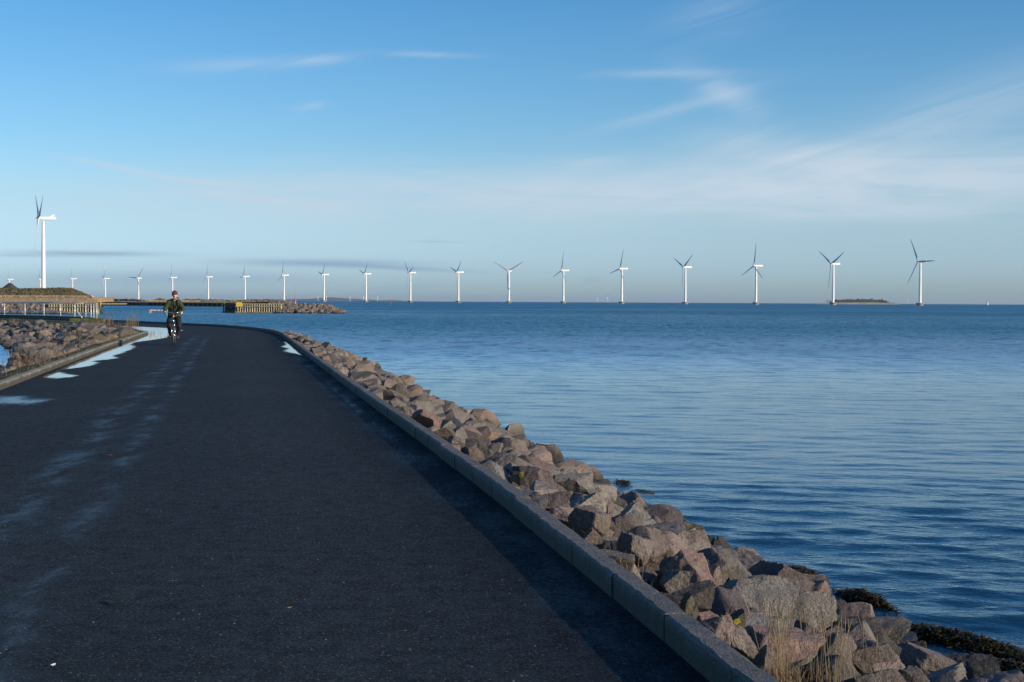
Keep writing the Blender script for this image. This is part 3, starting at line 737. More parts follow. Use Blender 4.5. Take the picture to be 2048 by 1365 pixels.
# the rest of the revetment
GRP = 'granite boulders of the shore revetment'
stuff = MB()
def lowrock(mb, pos, size):
    vs_, fs = rnd.choice(LOWP); R = Matrix.Rotation(rnd.uniform(0, 2 * PI), 3, 'Z') @ Matrix.Rotation(rnd.uniform(-0.5, 0.5), 3, 'X') @ Matrix.Rotation(rnd.uniform(-0.5, 0.5), 3, 'Y')
    mb.add([pos + R @ Vector((v_.x * size[0], v_.y * size[1], v_.z * size[2])) for v_ in vs_], fs)
tones = ['grey', 'pgrey', 'pink', 'grey', 'pgrey', 'brown', 'tan', 'light', 'mauve', 'dark', 'pink', 'grey', 'pgrey', 'pgrey', 'brown', 'red', 'grey', 'pink', 'light', 'mauve']
wrd = {'grey': 'grey', 'pgrey': 'pinkish grey', 'pink': 'pink', 'brown': 'brown', 'tan': 'tan', 'light': 'pale', 'mauve': 'mauve', 'dark': 'dark', 'orange': 'orange', 'red': 'reddish', 'moss': 'mossy'}
cells = []
step = 0.40
P = resample(OUT, step); N = normals2(P, 1)
for i, (p, n) in enumerate(zip(P, N)):
    if p.y < 4.0: continue
    k = 0; dd = 0.26 + (0.18 if i % 2 else 0.0)
    while dd < (2.8 if p.y > 9 else (3.4 if p.y > 7.4 else 4.1)):
        cells.append((i, p + n * (KW + dd + rnd.uniform(-0.12, 0.12)) + Vector((rnd.uniform(-.13, .13), rnd.uniform(-.15, .15), 0)), dd)); dd += step * rnd.uniform(0.85, 1.08)
cells.sort(key=lambda c: c[1].y)
def inframe(p, m=60):
    if p.y < 1: return False
    px = CX + F * p.x / p.y; py = 604 + F * (HC - p.z) / p.y
    return -m < px < 2048 + m and py < 1365 + m * 2
for i, p, dd in cells:
    z = zR(dd) + rnd.uniform(-0.12, 0.09)
    if dd < 0.5: z -= 0.05
    if any((p.x - a) ** 2 + (p.y - b_) ** 2 < (r_ * 0.85) ** 2 for a, b_, r_ in placed):
        continue
    if not inframe(Vector((p.x, p.y, z))): continue
    S = rnd.choice((0.28, 0.34, 0.42, 0.47, 0.52, 0.6)) * (0.75 if dd < 0.5 else 1.0)
    if p.y < 9: S = min(S, 0.50)
    if p.y > 18: S *= 1.2
    sz = (S * rnd.uniform(0.9, 1.25), S * rnd.uniform(0.8, 1.1), S * rnd.uniform(0.6, 0.85))
    if len(individuals) < 278 and p.y < 40:
        t = rnd.choice(tones)
        where = 'beside the kerb' if dd < 0.9 else ('at the waterline' if dd > 2.5 else 'in the middle of the slope')
        zone = 'nearest the camera' if p.y < 12 else ('before the small orange stone' if p.y < 16 else ('beyond the small orange stone' if p.y < 24 else 'near the bend of the road'))
        lab, gp = f'{wrd[t]} granite boulder {where}, {zone}', f'{wrd[t]} shore boulders {where}, {zone}'
        if p.y < 24:
            sx_, sy_ = CX + F * p.x / p.y, 604 + F * (HC - z) / p.y
            aw = min(ref, key=lambda l_: (refpx[l_][0] - sx_) ** 2 + (refpx[l_][1] - sy_) ** 2); ddx, ddy = sx_ - refpx[aw][0], sy_ - refpx[aw][1]
            rel = ('just right of' if ddx > 0 else 'just left of') if abs(ddx) > abs(ddy) else ('in front of' if ddy > 0 else 'just behind')
            szw = 'small' if S < 0.38 else ('large' if S > 0.5 else 'medium')
            lab2 = f'{szw} {wrd[t]} stone {rel} the {anchor(aw)}'
            if lab2 not in used and len(lab2.split()) <= 16: lab = lab2; used.add(lab2)
        boulder(Vector((p.x, p.y, z)), sz, t, lab, mesh=rnd.choice(NEAR if p.y < 13 else MID), tilt=0.5, group=gp)
    else: lowrock(stuff, Vector((p.x, p.y, z)), sz)
so_ = stuff.build('riprap', M_rockstuff, None, False); tag(so_, 'far run of granite riprap along the right side of the road', 'riprap', kind='stuff')
# pebbles and rubble packed between the boulders
rub = MB()
for i, (p, n) in enumerate(zip(P, N)):
    if p.y > 30 or p.y < 4: continue
    for _ in range(10):
        dd = rnd.uniform(0.15, 3.0); S = rnd.uniform(0.08, 0.24); q_ = p + n * (KW + dd) + Vector((rnd.uniform(-.3, .3), rnd.uniform(-.3, .3), 0))
        q_.z = zR(dd) - 0.20 + rnd.uniform(-0.05, 0.05); lowrock(rub, q_, (S * 1.2, S, S * 0.8))
tag(rub.build('rubble', M_rockstuff), 'small stone rubble filling gaps between boulders', 'rubble', kind='stuff')
# lichen patches on the boulders that show them
def lichen(lbl, px, py, r, n=16):
    o = ref[lbl]; c0 = o.matrix_basis.inverted() if False else None
    dg = bpy.context.evaluated_depsgraph_get(); dg.update()
    mi = o.matrix_world.inverted() if o.matrix_world.translation.length > 0 else (Matrix.LocRotScale(o.location, o.rotation_euler, o.scale)).inverted()
    mw = Matrix.LocRotScale(o.location, o.rotation_euler, o.scale); mi = mw.inverted()
    mb = MB()
    for k in range(n):
        a = rnd.uniform(0, 2 * PI); rr_ = r * math.sqrt(rnd.random())
        dv = fwd * F + right * (px + math.cos(a) * rr_ - CX) + up * (CY - py - math.sin(a) * rr_)
        o0 = mi @ Vector((0, 0, HC)); d0 = (mi.to_3x3() @ dv).normalized()
        hit, loc, nr, _ = o.ray_cast(o0, d0)
        if not hit: continue
        wl = mw @ loc; wn = (mi.to_3x3().transposed() @ nr).normalized()
        s_ = rnd.uniform(0.006, 0.014); q_ = wn.to_track_quat('Z', 'Y').to_matrix(); m_ = 7
        top = [wl + q_ @ Vector((math.cos(2 * PI * j / m_) * s_ * rnd.uniform(.7, 1.3), math.sin(2 * PI * j / m_) * s_ * rnd.uniform(.7, 1.3), 0.002)) for j in range(m_)]
        bot = [v_ - wn * 0.008 for v_ in top]
        mb.add(top + bot, [tuple(range(m_))] + [(j, j + m_, (j + 1) % m_ + m_, (j + 1) % m_) for j in range(m_)])
    if mb.v:
        c = mb.build('lichen', M_lichen, None); c.parent = o; c.matrix_parent_inverse = mi
bpy.context.view_layer.update()
lichen('pale grey boulder with a round yellow lichen patch', 1113, 956, 6.5, 60)
lichen('green mossy stone with a bright yellow lichen patch', 1474, 1243, 3, 24)
lichen('angular grey pink boulder with one yellow lichen dot in front of mossy slab', 1347, 1086, 3, 10)
lichen('brown green boulder with lichen on its left shoulder', 1043, 950, 4, 25)
lichen('olive green mossy stone right against the kerb', 1035, 980, 4, 20)
lichen('rounded pink grey boulder with lichen right beside the kerb grass', 1252, 1130, 7, 60)

# left bank rocks
WP = [(220, 655, 'pale tall weed clump'), (262, 655, 'straw weeds at the kerb corner'), (195, 656, 'right end of the railing'), (150, 690, 'brown weeds above the dark slope'), (100, 708, 'dry weed clump'), (47, 738, 'rusty weed clump'), (98, 728, 'dark thin weeds'), (190, 690, 'weeds halfway along the kerb')]
def leftlabel(p, S, t):
    x_, y_ = CX + F * p.x / p.y, 604 + F * (HC - p.z) / p.y; w_ = min(WP, key=lambda q_: (q_[0] - x_) ** 2 + (q_[1] - y_) ** 2)
    rel = ('just right of' if x_ > w_[0] else 'just left of') if abs(x_ - w_[0]) > abs(y_ - w_[1]) else ('in front of' if y_ > w_[1] else 'just behind')
    l_ = f"{'large' if S > 0.58 else ('small' if S < 0.45 else 'medium')} {t} boulder {rel} the {w_[2]}"
    if l_ in used: l_ = f'{t} boulder on the grassy bank behind the left kerb'
    used.add(l_); return l_
lb = MB(); P = resample(INN, 0.62); N = normals2(P, -1); cnt = 0
for i, (p, n) in enumerate(zip(P, N)):
    if p.y < 20 or p.y > 125: continue
    dd = 1.0 + (0.3 if i % 2 else 0)
    if p.y < 60: dd += 0.35
    while dd < 5.2:
        q_ = p + n * dd + Vector((rnd.uniform(-.2, .2), rnd.uniform(-.2, .2), 0)); z = 0.04 - 0.46 * max(0, dd - 2.2) + rnd.uniform(-0.10, 0.10)
        z = (-0.14 - 0.45 * max(0, dd - 1.2) if p.y < 57 else (-0.14 - 0.34 * max(0, dd - 0.8) if dd < 3.1 else -0.92 - 0.10 * (dd - 3.1))) + rnd.uniform(-0.10, 0.10)
        if dd > (3.6 if p.y < 57 else 5.2): break
        q_.z = z; S = rnd.choice((0.4, 0.48, 0.55, 0.62)) if p.y < 57 else rnd.choice((0.65, 0.8, 0.95, 1.1)) * (0.75 if p.y > 82 else 1); sz = (S * rnd.uniform(0.9, 1.3), S * rnd.uniform(0.8, 1.1), S * rnd.uniform(0.6, 0.85))
        near = p.y < 57 and dd < 2.4 and inframe(q_, 20)
        if near and cnt < 20 and rnd.random() < 0.45:
            cnt += 1; t = rnd.choice(['grey', 'pgrey', 'light', 'brown', 'tan'])
            boulder(q_, sz, t, leftlabel(q_, S, wrd[t]), mesh=rnd.choice(MID), tilt=0.4, group=f'{wrd[t]} boulders behind the left kerb')
        elif inframe(q_, 60): lowrock(lb, q_, sz)
        dd += (0.62 if p.y < 57 else 0.78) * rnd.uniform(0.85, 1.1)
tag(lb.build('riprap', M_rockstuff), 'dark rock slope down to the small inlet on the left', 'riprap', kind='stuff')

# ------------------------------------------------------------------ grass
def blade(mb, base, h, lean, w, segs=4, droop=0.0):
    a = rnd.uniform(0, 2 * PI) if not isinstance(lean, tuple) else lean[0]; l = lean if not isinstance(lean, tuple) else lean[1]
    dr = Vector((math.cos(a), math.sin(a), 0)); sd = Vector((-dr.y, dr.x, 0)); pts = []
    # widest side towards a random heading
    sa = rnd.uniform(0, PI); sd = Vector((math.cos(sa), math.sin(sa), 0))
    for k in range(segs + 1):
        t = k / segs; c = base + Vector((0, 0, h * (t - droop * t * t * 0.5))) + dr * (l * h * t * t); ww = w * (1 - t * 0.85)
        pts += [c - sd * ww / 2, c + sd * ww / 2]
    mb.add(pts, [(2 * k, 2 * k + 1, 2 * k + 3, 2 * k + 2) for k in range(segs)])
def tuft(px, py, hpx, n, label, stalks=0, spread=0.12, mat=None, gz=-0.03, pos=None, green=0.0, D=None):
    b_ = pos or (on_slope(px, py, -0.05) if D is None else at(px, py, D)); s = b_.y / F; H = hpx * s
    mb = MB()
    for _ in range(n):
        p = b_ + Vector((rnd.gauss(0, spread), rnd.gauss(0, spread), -0.05)); blade(mb, p, H * rnd.uniform(0.3, 0.62), rnd.uniform(0.05, 0.6), 0.003, 4, 0.3)
    root = empty('dry_grass', b_, 0, label, 'grass tuft', 'dry grass tufts along the kerb')
    o = mb.build('leaves', mat or M_straw, root); o.location = -b_
    if stalks:
        mb = MB()
        for _ in range(stalks):
            p = b_ + Vector((rnd.gauss(0, spread * 0.9), rnd.gauss(0, spread * 0.6), -0.03)); h = H * rnd.uniform(0.7, 1.05); a = rnd.uniform(0, 2 * PI); l = rnd.uniform(0.02, 0.22)
            tip = [p + Vector((math.cos(a), math.sin(a), 0)) * (l * h * t * t) + Vector((0, 0, h * t)) for t in (0, .25, .5, .75, .88, 1.0)]
            mb.tube(tip, [0.0014, 0.0012, 0.0010, 0.0009, 0.0022, 0.0004], 4, False)
        o = mb.build('seed_stalks', M_straw, root, True); o.location = -b_
    return root
tuft(1565, 1345, 215, 260, 'thick dry grass tuft with tall stalks at the bottom edge by the kerb', 26, 0.045, pos=Vector((1.10, 5.78, -0.12)))
tuft(1625, 1375, 200, 60, 'thin tall dry stalks right of the thick tuft', 16, 0.07, pos=Vector((1.28, 5.85, -0.16)))
tuft(1690, 1390, 190, 20, 'sparse dry stalks in front of the brown round boulder', 9, 0.07, pos=Vector((1.46, 5.95, -0.2)))
tuft(1243, 1165, 70, 60, 'greenish dry tuft beside the kerb under the rounded lichen boulder', 5, 0.06, M_green)
tuft(1262, 1185, 95, 18, 'few tall bent straws just below the greenish tuft', 6, 0.08)
tuft(1385, 1190, 130, 3, 'lone thin straws standing in the shadowed hollow', 5, 0.12)
tuft(1225, 1130, 80, 4, 'thin straws in front of the pyramid shaped boulder', 4, 0.08)
tuft(944, 925, 46, 70, 'brown upright tuft between kerb and tan pointed boulder', 8, 0.05, M_brush)
tuft(862, 855, 45, 40, 'brown stalks by the kerb beyond the tan pointed boulder', 7, 0.07, M_brush)
tuft(1052, 1000, 26, 26, 'small green grass sprig leaning over the kerb', 0, 0.05, M_green)
tuft(725, 768, 22, 50, 'low rusty tuft at the kerb joint near the bend', 0, 0.12, M_brush)
tuft(868, 800, 60, 4, 'few bare twigs sticking up beside the waterline', 6, 0.12, M_brush)
tuft(715, 720, 26, 4, 'bare stems poking up from rocks past the middle distance', 5, 0.15, M_brush)
# verge grass on the left, nobody could count it
vg = MB(); vb = MB(); P = resample(INN, 0.12); N = normals2(P, -1)
for p, n in zip(P, N):
    if p.y < 20 or p.y > 100: continue
    dens = max(0, noise.noise(p * 0.7) * 1.6 + 0.35)
    for _ in range(int(9 * dens) + (4 if 50 < p.y < 95 else 1)):
        dd = 0.15 + abs(rnd.gauss(0, 0.35)); q_ = p + n * dd; q_.z = 0.03 - 0.12 * dd
        blade(vg if rnd.random() < 0.6 else vb, q_, rnd.uniform(0.04, 0.17) * (0.7 + 0.8 * dens), rnd.uniform(0.1, 0.9), 0.010, 3, 0.3)
    if rnd.random() < 0.10 * dens:
        for _ in range(14):
            q_ = p + n * rnd.uniform(0.5, 2.4) + Vector((rnd.gauss(0, .1), rnd.gauss(0, .1), 0)); q_.z = -0.1
            blade(vb, q_, rnd.uniform(0.2, 0.42), rnd.uniform(0.05, 0.5), 0.010, 3, 0.1)
tag(vg.build('grass', M_green), 'short winter grass behind the left kerb', 'grass', kind='stuff')
tag(vb.build('dry_weeds', M_straw), 'dry brown weeds behind the left kerb', 'weeds', kind='stuff')
def weeds(px, py, D, hpx, n, label):
    b_ = at(px, py, D); s = D / F; mb = MB(); root = empty('weed_clump', b_, 0, label, 'weeds', 'tall dry weed clumps on the left bank')
    for _ in range(int(n * 0.55)):
        p = Vector((rnd.gauss(0, 0.22), rnd.gauss(0, 0.22), -0.1)); h = hpx * s * rnd.uniform(0.5, 1.0); a = rnd.uniform(0, 2 * PI); l = rnd.uniform(0, 0.25)
        q_ = [p + Vector((math.cos(a), math.sin(a), 0)) * (l * h * t * t) + Vector((0, 0, h * t)) for t in (0, .5, 1)]
        mb.tube(q_, [0.006, 0.005, 0.002], 3, False)
        for _ in range(3):
            t = rnd.uniform(0.5, 0.95); c = p + Vector((math.cos(a), math.sin(a), 0)) * (l * h * t * t) + Vector((0, 0, h * t))
            mb.tube([c, c + Vector((rnd.uniform(-.1, .1), rnd.uniform(-.1, .1), rnd.uniform(.03, .12)))], [0.004, 0.002], 3, False)
    mb.build('stems', M_straw if rnd.random() < .5 else M_brush, root)
for a in [(220, 655, 76, 38, 60, 'pale tall weed clump left of the kerb corner'), (262, 655, 74, 30, 70, 'dense straw weeds at the kerb corner'), (273, 655, 72, 48, 14, 'tallest thin stalks by the kerb corner'),
          (195, 656, 90, 30, 50, 'weeds at the right end of the white railing'), (150, 690, 58, 40, 40, 'brown weeds above the dark rock slope'), (100, 708, 47, 42, 40, 'dry weed clump between bank boulders'),
          (47, 738, 33, 50, 60, 'rusty weed clump behind the left kerb nearest the camera'), (240, 668, 66, 26, 60, 'low weeds in front of the kerb corner clump'), (98, 728, 38, 48, 30, 'dark thin weeds next to pale bank boulder'), (190, 690, 55, 30, 50, 'weeds halfway along the left kerb')]:
    weeds(*a)

# ------------------------------------------------------------------ seaweed at the waterline
def seaweed(px, py, Lpx, Hpx, n, label, ang=0.0):
    c = unp(px, py, WATER_Z); s = c.y / F; root = empty('seaweed', c, 0, label, 'seaweed', 'seaweed clumps at the waterline'); mb = MB()
    for _ in range(n * 3):
        u = rnd.uniform(-1, 1); v_ = rnd.gauss(0, 0.35); p = Vector((u * Lpx * s / 2, -u * Lpx * s / 2 * ang + v_ * 0.30, 0))
        hh = 0.6 * Hpx * s * (1 - u * u) * (1 - min(1, abs(v_))) * 1.1 + 0.02
        p.z = hh * rnd.uniform(0.3, 1.0); a = rnd.uniform(0, 2 * PI); L = rnd.uniform(0.02, 0.07); w = rnd.uniform(0.0025, 0.007)
        d1 = Vector((math.cos(a), math.sin(a), rnd.uniform(-0.5, 0.4))) * L; sd = Vector((-math.sin(a), math.cos(a), rnd.uniform(-.6, .6))) * w
        mid = p + d1 * 0.5 + Vector((0, 0, rnd.uniform(0, 0.012)))
        mb.add([p - sd, p + sd, mid + sd * 1.3, mid - sd * 1.3, p + d1 + sd * 0.4, p + d1 - sd * 0.4], [(0, 1, 2, 3), (3, 2, 4, 5)])
    # soft core so that the clump is not hollow
    mb.add(*dome(Lpx * s / 2, 0.24, Hpx * s * 0.42, ang))
    mb.build('fronds', M_kelp, root)
def dome(a, b_, h, ang, n=20, m_=6):
    vs_ = [(0, 0, h)]; 
    for j in range(1, m_ + 1):
        t = j / m_
        for k in range(n):
            x = math.cos(2 * PI * k / n) * a * t; y = math.sin(2 * PI * k / n) * b_ * t - x * ang
            vs_.append((x, y, h * (1 - t ** 2) * (0.75 + 0.35 * noise.noise(Vector((x * 9, y * 9, a)))) - 0.02 * t))
    fs = [(0, 1 + k, 1 + (k + 1) % n) for k in range(n)]
    fs += [(1 + j * n + k, 1 + (j + 1) * n + k, 1 + (j + 1) * n + (k + 1) % n, 1 + j * n + (k + 1) % n) for j in range(m_ - 1) for k in range(n)]
    return vs_, fs
seaweed(1600, 1150, 62, 16, 320, 'small dark seaweed clump on the smooth grey slab edge', 1.2)
seaweed(1728, 1205, 75, 32, 500, 'round dark seaweed mound standing at the waterline', 1.6)
seaweed(1900, 1285, 230, 34, 1700, 'long dark seaweed band in the water right of the rocks', 1.1)
seaweed(2035, 1352, 150, 36, 900, 'seaweed mass at the bottom right corner of the shore', 1.0)
seaweed(1245, 968, 26, 6, 90, 'small floating weed scrap near the dark ripple', 0.2)

# ------------------------------------------------------------------ wind turbines
def blade_mesh(R, chord, seed=0):
    """blade along +Z from the hub, thin aerofoil sections with twist; rotor axis is -Y (faces -Y)"""
    mb = MB(); n = 12; secs = [(0.02, 0.045 * R, 1.0, 0), (0.07, 0.05 * R, 0.9, 0), (0.2, chord, 0.28, 18), (0.4, chord * 0.78, 0.2, 10), (0.65, chord * 0.55, 0.16, 5), (0.88, chord * 0.36, 0.14, 2), (0.98, chord * 0.2, 0.14, 0), (1.0, chord * 0.05, 0.2, 0)]
    vs_ = []
    for t, c, th, tw in secs:
        tw = math.radians(tw + 4); 
        for k in range(n):
            a = 2 * PI * k / n; x = (math.cos(a) * 0.5 + (0.15 if t > 0.1 else 0)) * c; y = math.sin(a) * 0.5 * c * th
            vs_.append((x * math.cos(tw) - y * math.sin(tw), x * math.sin(tw) + y * math.cos(tw) - 0.03 * R * t * t, R * t))
    fs = [(i * n + k, i * n + (k + 1) % n, (i + 1) * n + (k + 1) % n, (i + 1) * n + k) for i in range(len(secs) - 1) for k in range(n)]
    fs += [tuple(range(n - 1, -1, -1)), tuple((len(secs) - 1) * n + k for k in range(n))]
    mb.add(vs_, fs); return mb.mesh('blade')
def turbine_proto(hub, R, nac_len, r_bot, r_top, offshore=True):
    root = empty('wind_turbine')
    t = MB(); z0 = 3.6 if offshore else -1.0
    t.lathe([(r_bot, z0), (r_bot * 0.96, hub * 0.2), (r_top * 1.25, hub * 0.6), (r_top, hub - 1.7)], n=28); t.build('tower', M_white, root, True)
    smooth_ang(root.children[0])
    if offshore:
        f_ = MB(); f_.lathe([(5.4, -2.5), (4.7, 0.5), (4.4, 1.6), (5.8, 2.6), (6.0, 3.1), (6.0, 3.6), (5.6, 3.7)], n=24); fo = f_.build('foundation', M_conc, root, False)
        r_ = MB(); r_.torus((0, 0, 4.7), 5.5, 0.06, 'z', 24, 5)
        for k in range(12): a = 2 * PI * k / 12; r_.tube([(5.5 * math.cos(a), 5.5 * math.sin(a), 3.6), (5.5 * math.cos(a), 5.5 * math.sin(a), 4.7)], 0.05, 4)
        r_.build('platform_railing', M_steel, fo)
    head = empty('nacelle_head')
    n = MB(); hh = nac_len * 0.108; L = nac_len
    secs = [(-L * 0.22, 0.75), (-L * 0.1, 0.95), (0.0, 1.0), (L * 0.45, 0.98), (L * 0.72, 0.85), (L * 0.78, 0.55)]; vs_ = []; k_ = 14
    for y, s_ in secs:
        for k in range(k_):
            a = 2 * PI * (k + .5) / k_; cx = math.copysign(abs(math.cos(a)) ** 0.5, math.cos(a)); cz = math.copysign(abs(math.sin(a)) ** 0.5, math.sin(a))
            vs_.append((cx * hh * 0.95 * s_, y, hub + cz * hh * s_))
    fs = [(i * k_ + k, i * k_ + (k + 1) % k_, (i + 1) * k_ + (k + 1) % k_, (i + 1) * k_ + k) for i in range(len(secs) - 1) for k in range(k_)] + [tuple(range(k_ - 1, -1, -1)), tuple((len(secs) - 1) * k_ + k for k in range(k_))]
    n.add(vs_, fs)
    if offshore:  # wind vane mast at the tail
        n.box((0, L * 0.70, hub + hh + 0.5), (0.3, 0.6, 1.8))
    else:
        n.add([(-.25, L * .35, hub + hh * .8), (.25, L * .35, hub + hh * .8), (.25, L * .66, hub + hh * .8), (-.25, L * .66, hub + hh * .8), (-.25, L * .58, hub + hh * 2.3), (.25, L * .58, hub + hh * 2.3), (.25, L * .70, hub + hh * 2.3), (-.25, L * .70, hub + hh * 2.3)],
              [(0, 1, 2, 3), (7, 6, 5, 4), (0, 4, 5, 1), (1, 5, 6, 2), (2, 6, 7, 3), (3, 7, 4, 0)])
    nc = n.build('nacelle', M_white, root, False); smooth_ang(nc, 40)
    bpy.data.objects.remove(head)
    hb = MB(); hb.lathe([(hh * 0.9, -hh * 1.1), (hh * 0.95, 0), (hh * 0.85, hh * 0.5), (hh * 0.5, hh * 1.1), (hh * 0.12, hh * 1.45)], n=16)
    hub_o = hb.build('hub', M_white, root, True); hub_o.rotation_euler = (PI / 2, 0, 0); hub_o.location = (0, -L * 0.30, hub)
    bm_ = blade_mesh(R, R * 0.085)
    if not bm_.materials: bm_.materials.append(M_wgrey)
    bm_.polygons.foreach_set('use_smooth', [True] * len(bm_.polygons))
    for k in range(3):
        b_ = link('blade', bm_, None, root); b_.location = (0, -L * 0.30, hub)
    return root
def pose(root, beta_dir, phase, tilt=0.0):
    """beta_dir = angle so that the rotor axis (-Y local) points along (-sin b, -cos b); phase = first blade, clockwise from up as seen from the camera"""
    root.rotation_euler = (0, 0, -beta_dir)
    k = 0
    for ch in root.children:
        if ch.name.startswith('blade'):
            th = math.radians(phase + 120 * k); k += 1
            ch.rotation_euler = (Matrix.Rotation(-tilt, 4, 'X') @ Matrix.Rotation(th, 4, 'Y')).to_euler()
T = [(1841, 523.3, 67, -30, 'nearest one at far right, a blade pointing level right'), (1667, 528.4, 67, 62, 'beside the small wooded island'), (1512.5, 532.2, 67, 5, 'third from the right, one blade straight up'),
     (1371, 535, 67, 56, 'fourth from the right, one white blade hanging down beside tower'), (1244, 538, 67, 17, 'fifth from the right, upper blade tilted right'), (1127, 541.5, 67, 10, 'sixth from the right, one blade almost upright'),
     (1018, 542.5, 22, 60, 'seen face on with its blades in a Y'), (917, 545, 67, 48, 'just left of the Y shaped one'), (821, 546, 67, -50, 'with two blades forming a narrow V upward'),
     (732, 548.4, 67, 45, 'fourth to the left of the Y shaped one'), (648, 549.7, 67, 42, 'right of the red beacon'), (568, 551, 67, 8, 'rising behind the timber jetty rocks'), (490, 553.4, 67, 25, 'rising behind the yellow jetty sign'),
     (416.5, 554.3, 67, 12, 'first to the right of the cyclist'), (345, 555.5, 67, 5, 'directly behind the cyclist head'), (277, 556.9, 30, 35, 'left of the cyclist with blades spread wide'), (210.5, 557.5, 67, 45, 'right of the beached boat'),
     (145, 557.9, 67, 5, 'above the right slope of the grassy mound'), (81, 558.9, 67, -90, 'half hidden by the big turbine tower'), (19, 559.3, 67, 5, 'above the dark gravel heap at far left')]
proto = turbine_proto(64.0, 38.0, 15.5, 2.1, 1.38)
for i, (x, hy, be, ph, l) in enumerate(T):
    hpx = 604 + 0.0052 * (x - CX) - hy; D = (64.0 + WATER_Z - HC) / hpx * F
    r = proto if i == 0 else copy_tree(proto)
    p = at(x, hy, D); r.location = (p.x, p.y, WATER_Z)
    pose(r, math.radians(be), ph, math.radians(4))
    tag(r, 'white offshore wind turbine ' + l, 'wind turbine', 'white wind turbines standing in the sea')
    r['label'] = ' '.join(r['label'].split()[:16])
D = 763; p = at(86.5, 437, D)
bt = turbine_proto(p.z - 2.5, 24.8, 8.4, 1.12, 0.78, False); bt.location = (p.x, p.y, 2.5); pose(bt, math.radians(66), -57, math.radians(5))
tag(bt, 'big white wind turbine standing on the grassy mound at left', 'wind turbine')
tb = MB()
for k in range(9): tb.box((-1.10, 1.6 + k * 0.42, p.z - 2.5 - 0.25), (0.02, 0.26, 0.42 + 0.1 * (k % 2)))
tb.build('lettering', M_black, bt)
# very distant turbines on the horizon
fp = empty('wind_turbine'); t_ = MB(); t_.lathe([(4.0, 0), (2.8, 70)], n=8); t_.build('tower', M_white, fp, True)
bm_ = blade_mesh(42, 4.2)
bm_.materials.append(M_white)
for k in range(3): b_ = link('blade', bm_, None, fp); b_.location = (0, -5, 70)
for i, (x, ph, l) in enumerate([(636, 0, 'first to the right of the red beacon'), (653, 40, 'just right of the nearest tower there'), (700, 15, 'right of the rocky jetty end'), (727, 70, 'close by the ninth tower'), (755, 100, 'left of the red buoy'), (1195, 20, 'between two near turbines'), (1215, 60, 'right beside its twin'), (1815, 10, 'left of the nearest turbine')]):
    r = fp if i == 0 else copy_tree(fp); D = 17000; p = at(x, 600, D); r.location = (p.x, p.y, WATER_Z); pose(r, math.radians(50), ph)
    tag(r, 'tiny hazy wind turbine on the horizon ' + l, 'wind turbine', 'tiny hazy turbines on the horizon')

# ------------------------------------------------------------------ far land
def ridge(name, D, depth, pts, mat, base, label, cat=None, kind=None, amp=0.0, nf=0.01):
    """a hill standing at distance D: skyline through photo pixels, rounded in depth"""
    xs = []; n = 60
    for i in range(n + 1):
        t = i / n * (len(pts) - 1); k = min(int(t), len(pts) - 2); u = t - k
        xs.append((pts[k][0] + (pts[k + 1][0] - pts[k][0]) * u, pts[k][1] + (pts[k + 1][1] - pts[k][1]) * u))
    J = 8; v = []
    for px, py in xs:
        top = at(px, py, D)
        for j in range(J + 1):
            s_ = j / J; w = math.sin(PI * s_) ** 0.7 if 0 < j < J else 0
            y = D - depth / 2 + depth * s_; x = top.x * y / D
            z = base + (top.z - base) * w + amp * w * noise.noise(Vector((x * nf, y * nf, 0)))
            v.append((x, y, z))
    f = [(i * (J + 1) + j, (i + 1) * (J + 1) + j, (i + 1) * (J + 1) + j + 1, i * (J + 1) + j + 1) for i in range(n) for j in range(J)]
    me = bpy.data.meshes.new(name); me.from_pydata(v, [], f); o = link(name, me, mat, None, True)
    return tag(o, label, cat, kind=kind)
ridge('hills', 28000, 1500, [(440, 602), (480, 600), (560, 599), (620, 598), (660, 595), (700, 597.5), (760, 601), (785, 600.5), (815, 602.5), (900, 604.5)], M_coast, WATER_Z, 'faint hazy coast along the horizon', kind='structure')
isl = ridge('island', 5200, 420, [(1640, 607), (1664, 606), (1672, 601.5), (1690, 600.2), (1722, 600.8), (1740, 600.0), (1755, 601.5), (1770, 603.8), (1785, 606.6), (1792, 607.6)], M_leafy, WATER_Z, 'low wooded island beyond the second turbine from the right', kind='structure', amp=3, nf=0.03)
ridge('beach', 4950, 60, [(1632, 607.0), (1680, 605.4), (1740, 605.2), (1785, 606.6), (1800, 607.6)], M_sand, WATER_Z, 'pale sandy beach in front of the island', kind='structure')
# island trees: a low wood of uneven crowns
wb = MB()
for _ in range(240):
    px = rnd.uniform(1668, 1770); top = at(px, 600.8 + (abs(px - 1720) / 50) ** 3 * 2.4 + rnd.uniform(-0.5, 1.2), 5180); s_ = rnd.uniform(5, 11)
    for _ in range(8):
        c = top + Vector((rnd.gauss(0, s_), rnd.gauss(0, s_ * 3), rnd.gauss(-3, s_ * 0.3))); q_ = rnd.uniform(2, 5)
        wb.add([c + Vector((rnd.uniform(-q_, q_), rnd.uniform(-q_, q_), rnd.uniform(-q_, q_))) for _ in range(4)], [(0, 1, 2), (0, 2, 3), (0, 3, 1), (1, 2, 3)])
tag(wb.build('woodland', M_leafy), 'dark trees covering the small island', 'woodland', kind='stuff')
